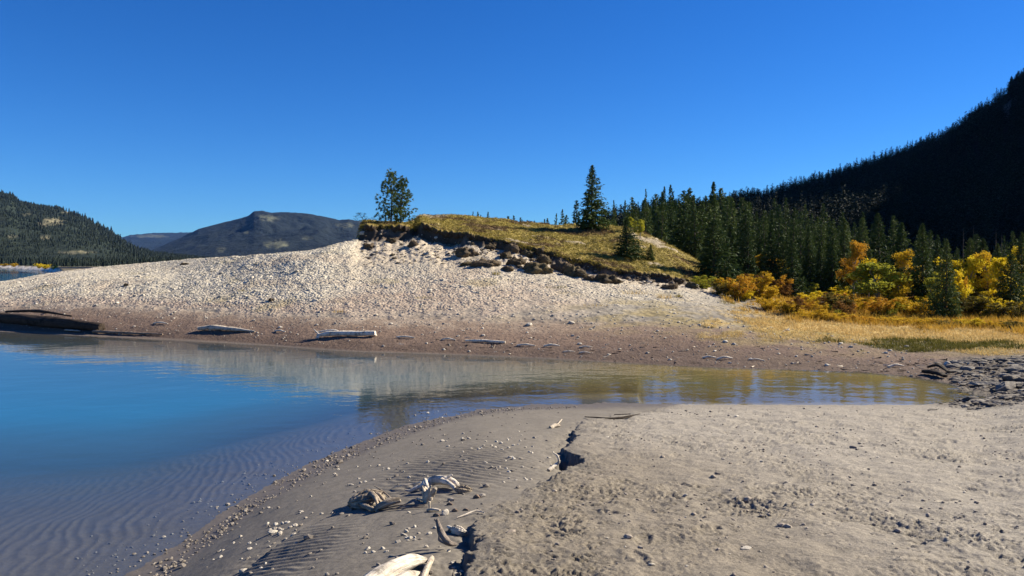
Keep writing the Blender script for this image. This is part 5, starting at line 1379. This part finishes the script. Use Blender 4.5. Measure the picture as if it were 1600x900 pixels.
wood('driftwood_chunk', 'short white wedge left of the arched white branch', 'driftwood', [([on(634, 769, .02), on(644, 768, .025), on(653, 766, .03)], [.012, .022, .028], 10, .7)], M['drift_white'])
wood('driftwood_stump', 'small upright splintered stump in front of the arched white branch', 'driftwood', [([on(667, 784, .0), on(669, 784, .05), on(677, 784, .10), on(681, 784, .12)], [.036, .042, .034, .014], 12), ([on(664, 784, .0), on(663, 784, .08), on(660, 783, .13)], [.02, .018, .007], 8), ([on(672, 785, .03), on(671, 786, .11), on(674, 786, .15)], [.022, .014, .005], 8), ([on(660, 776, .03), on(666, 780, .09), on(662, 783, .12)], [.012, .014, .012], 8), ([on(652, 781, .01), on(664, 785, .02)], [.010, .014], 8)], M['drift'])
wood('driftwood_chunk', 'flat brown wood scrap under the small upright stump', 'driftwood', [([on(668, 798, .01), on(676, 798, .018), on(687, 798, .01)], [.012, .018, .012], 10, .6), ([on(671, 797, .01), on(671, 797, .07)], [.007, .009], 8)], M['drift'])
wood('driftwood_twig', 'long thin reddish twig trailing from the stump chunk', 'twig', [([on(590, 799, .01), on(625, 793, .02), on(665, 790, .01)], [.005, .006, .004], 6), ([on(600, 799, .01), on(635, 796, .012), on(668, 793, .01)], [.004, .005, .003], 6)], M['drift_brown'])
Yh = hit(704, 851)[1]
wood('driftwood_horn', 'curved grey stick rising like a horn and throwing a broad shadow', 'driftwood', [([at(712, 850, Yh), at(705, 850, Yh - .02), at(698, 845, Yh - .03), at(691, 835, Yh), at(686, 823, Yh + .04), at(683, 812, Yh + .06)], [.010, .017, .021, .022, .018, .011], 14), ([at(684, 816, Yh + .05), at(679, 812, Yh + .1)], [.010, .006], 7), ([at(700, 850, Yh + .03), at(690, 842, Yh + .08), at(684, 826, Yh + .09)], [.016, .030, .012], 9, .4)], M['drift_grey'])
chunk('driftwood_chunk', 'chunky white block lying near the sand step', 717, 826, .05, .03, .032, -.3, .15, M['drift_white'], 41, [([on(708, 826, .02), on(700, 824, .03)], [.02, .012])])
wood('driftwood_stick', 'thin white bent stick beside the sand step', 'stick', [([on(714, 810, .008), on(728, 806, .015), on(742, 802, .022), on(750, 801, .018), on(757, 802, .012)], [.004, .006, .007, .006, .004], 8)], M['drift_white'])
wood('driftwood_log', 'thick white log entering at the bottom of the picture', 'log', [([on(560, 935, .05), on(605, 905, .06), on(640, 886, .06), on(664, 876, .035)], [.05, .062, .052, .022], 18, .8), ([on(610, 918, .04), on(640, 901, .04), on(662, 890, .02)], [.032, .032, .010], 12)], M['drift_white'])
wood('driftwood_stick', 'brown stick lying against the thick white log', 'stick', [([on(655, 918, .025), on(664, 893, .035), on(675, 872, .04)], [.018, .019, .016], 12)], M['drift'])
wood('driftwood_hook', 'white hooked bone like stick at the hole in the bank edge', 'stick', [([on(858, 728, .02), on(864, 727, .05), on(870, 726, .08), on(873, 726, .13), on(871, 726, .17), on(865, 726, .185)], [.022, .018, .014, .013, .011, .006], 10)], M['drift_white'])
wood('driftwood_stump', 'little stump with a white stub on the upper beach', 'driftwood', [([on(860, 668, .01), on(866, 667, .03), on(874, 666, .02)], [.028, .032, .02], 10), ([on(870, 664, .01), on(878, 658, .035)], [.012, .008], 8)], M['drift'])
wood('driftwood_twig', 'dark thin twig pile along the top of the bank edge', 'twig', [([on(914, 652, .02), on(930, 654, .015), on(960, 654, .03), on(1000, 650, .04)], [.008, .010, .015, .007], 7), ([on(945, 655, .02), on(975, 654.5, .03), on(990, 652, .02)], [.010, .013, .007], 7), ([on(960, 652, .05), on(985, 651, .05)], [.009, .007], 6)], M['drift_dark'])
for px, y, w, lab in [(682, 806, .014, 'small dark wood crumb beside the pale upright lump'), (728, 797, .010, 'tiny dark crumb by the thin white bent stick'), (705, 826, .018, 'dark broken bark piece left of the white block'), (711, 798, .013, 'little dark crumb on the smooth sand'), (703, 788, .013, 'small splinter standing on the smooth sand'), (745, 777, .018, 'flat dark scrap of bark on the smooth sand')]:
    wood('bark_scrap', lab, 'bark scrap', [([on(px - 4, y, w * .3), on(px, y, w * .8), on(px + 4, y + .5, w * .3)], [w * .7, w, w * .5], 8)], M['drift_brown'])

# low dark scrap heaps of debris along the far waterline
px, X, Y, z, c, a = sample_ground(5000, 560, 1560, 17, 27)
T = a['T']; k = np.where((T > 4.0) & (T < 4.55) & (rng.random(len(px)) < .16 + .35 * sstep(1250, 1420, px)))[0]
n = len(k); D = np.stack([rng.normal(0, 1, n), rng.normal(0, .5, n), rng.normal(0, .15, n)], 1)
gv, gf = tri_tufts(np.stack([X[k], Y[k], z[k] + .015], 1), D, rng.uniform(.08, .3, n), rng.uniform(.015, .05, n), 5)
A = np.repeat(np.repeat(rng.random((n, 1)), 3, 0), 3, 1)
o = link('debris', mesh_from('debris', gv, [gf], {'leaf': A}), mat_leaf('wood_debris', [(.05, .038, .028), (.12, .09, .065), (.50, .44, .36)], 0, rnd=0)); tag(o, 'dark bark and stick litter along the far waterline', 'debris', kind='stuff')

# ------------------------------------------------------------------ thin air between here and the far mountains
def build_haze():
    x, y0, y1, z0, z1 = 9300, -300, 9300, -12, 640
    V = [(-x, y0, z0), (x, y0, z0), (x, y1, z0), (-x, y1, z0), (-x, y0, z1), (x, y0, z1), (x, y1, z1), (-x, y1, z1)]
    Fc = [(0, 3, 2, 1), (4, 5, 6, 7), (0, 1, 5, 4), (1, 2, 6, 5), (2, 3, 7, 6), (3, 0, 4, 7)]
    m, nt, out = new_mat('haze'); v = nt.nodes.new('ShaderNodeVolumePrincipled')
    v.inputs['Color'].default_value = (.13, .37, 1, 1); v.inputs['Density'].default_value = 2.5e-5
    L(nt, v.outputs[0], out.inputs['Volume'])
    o = link('haze', mesh_from('haze', V, [Fc]), m); tag(o, 'thin bluish air in front of the far mountains', 'haze', kind='stuff')
build_haze()
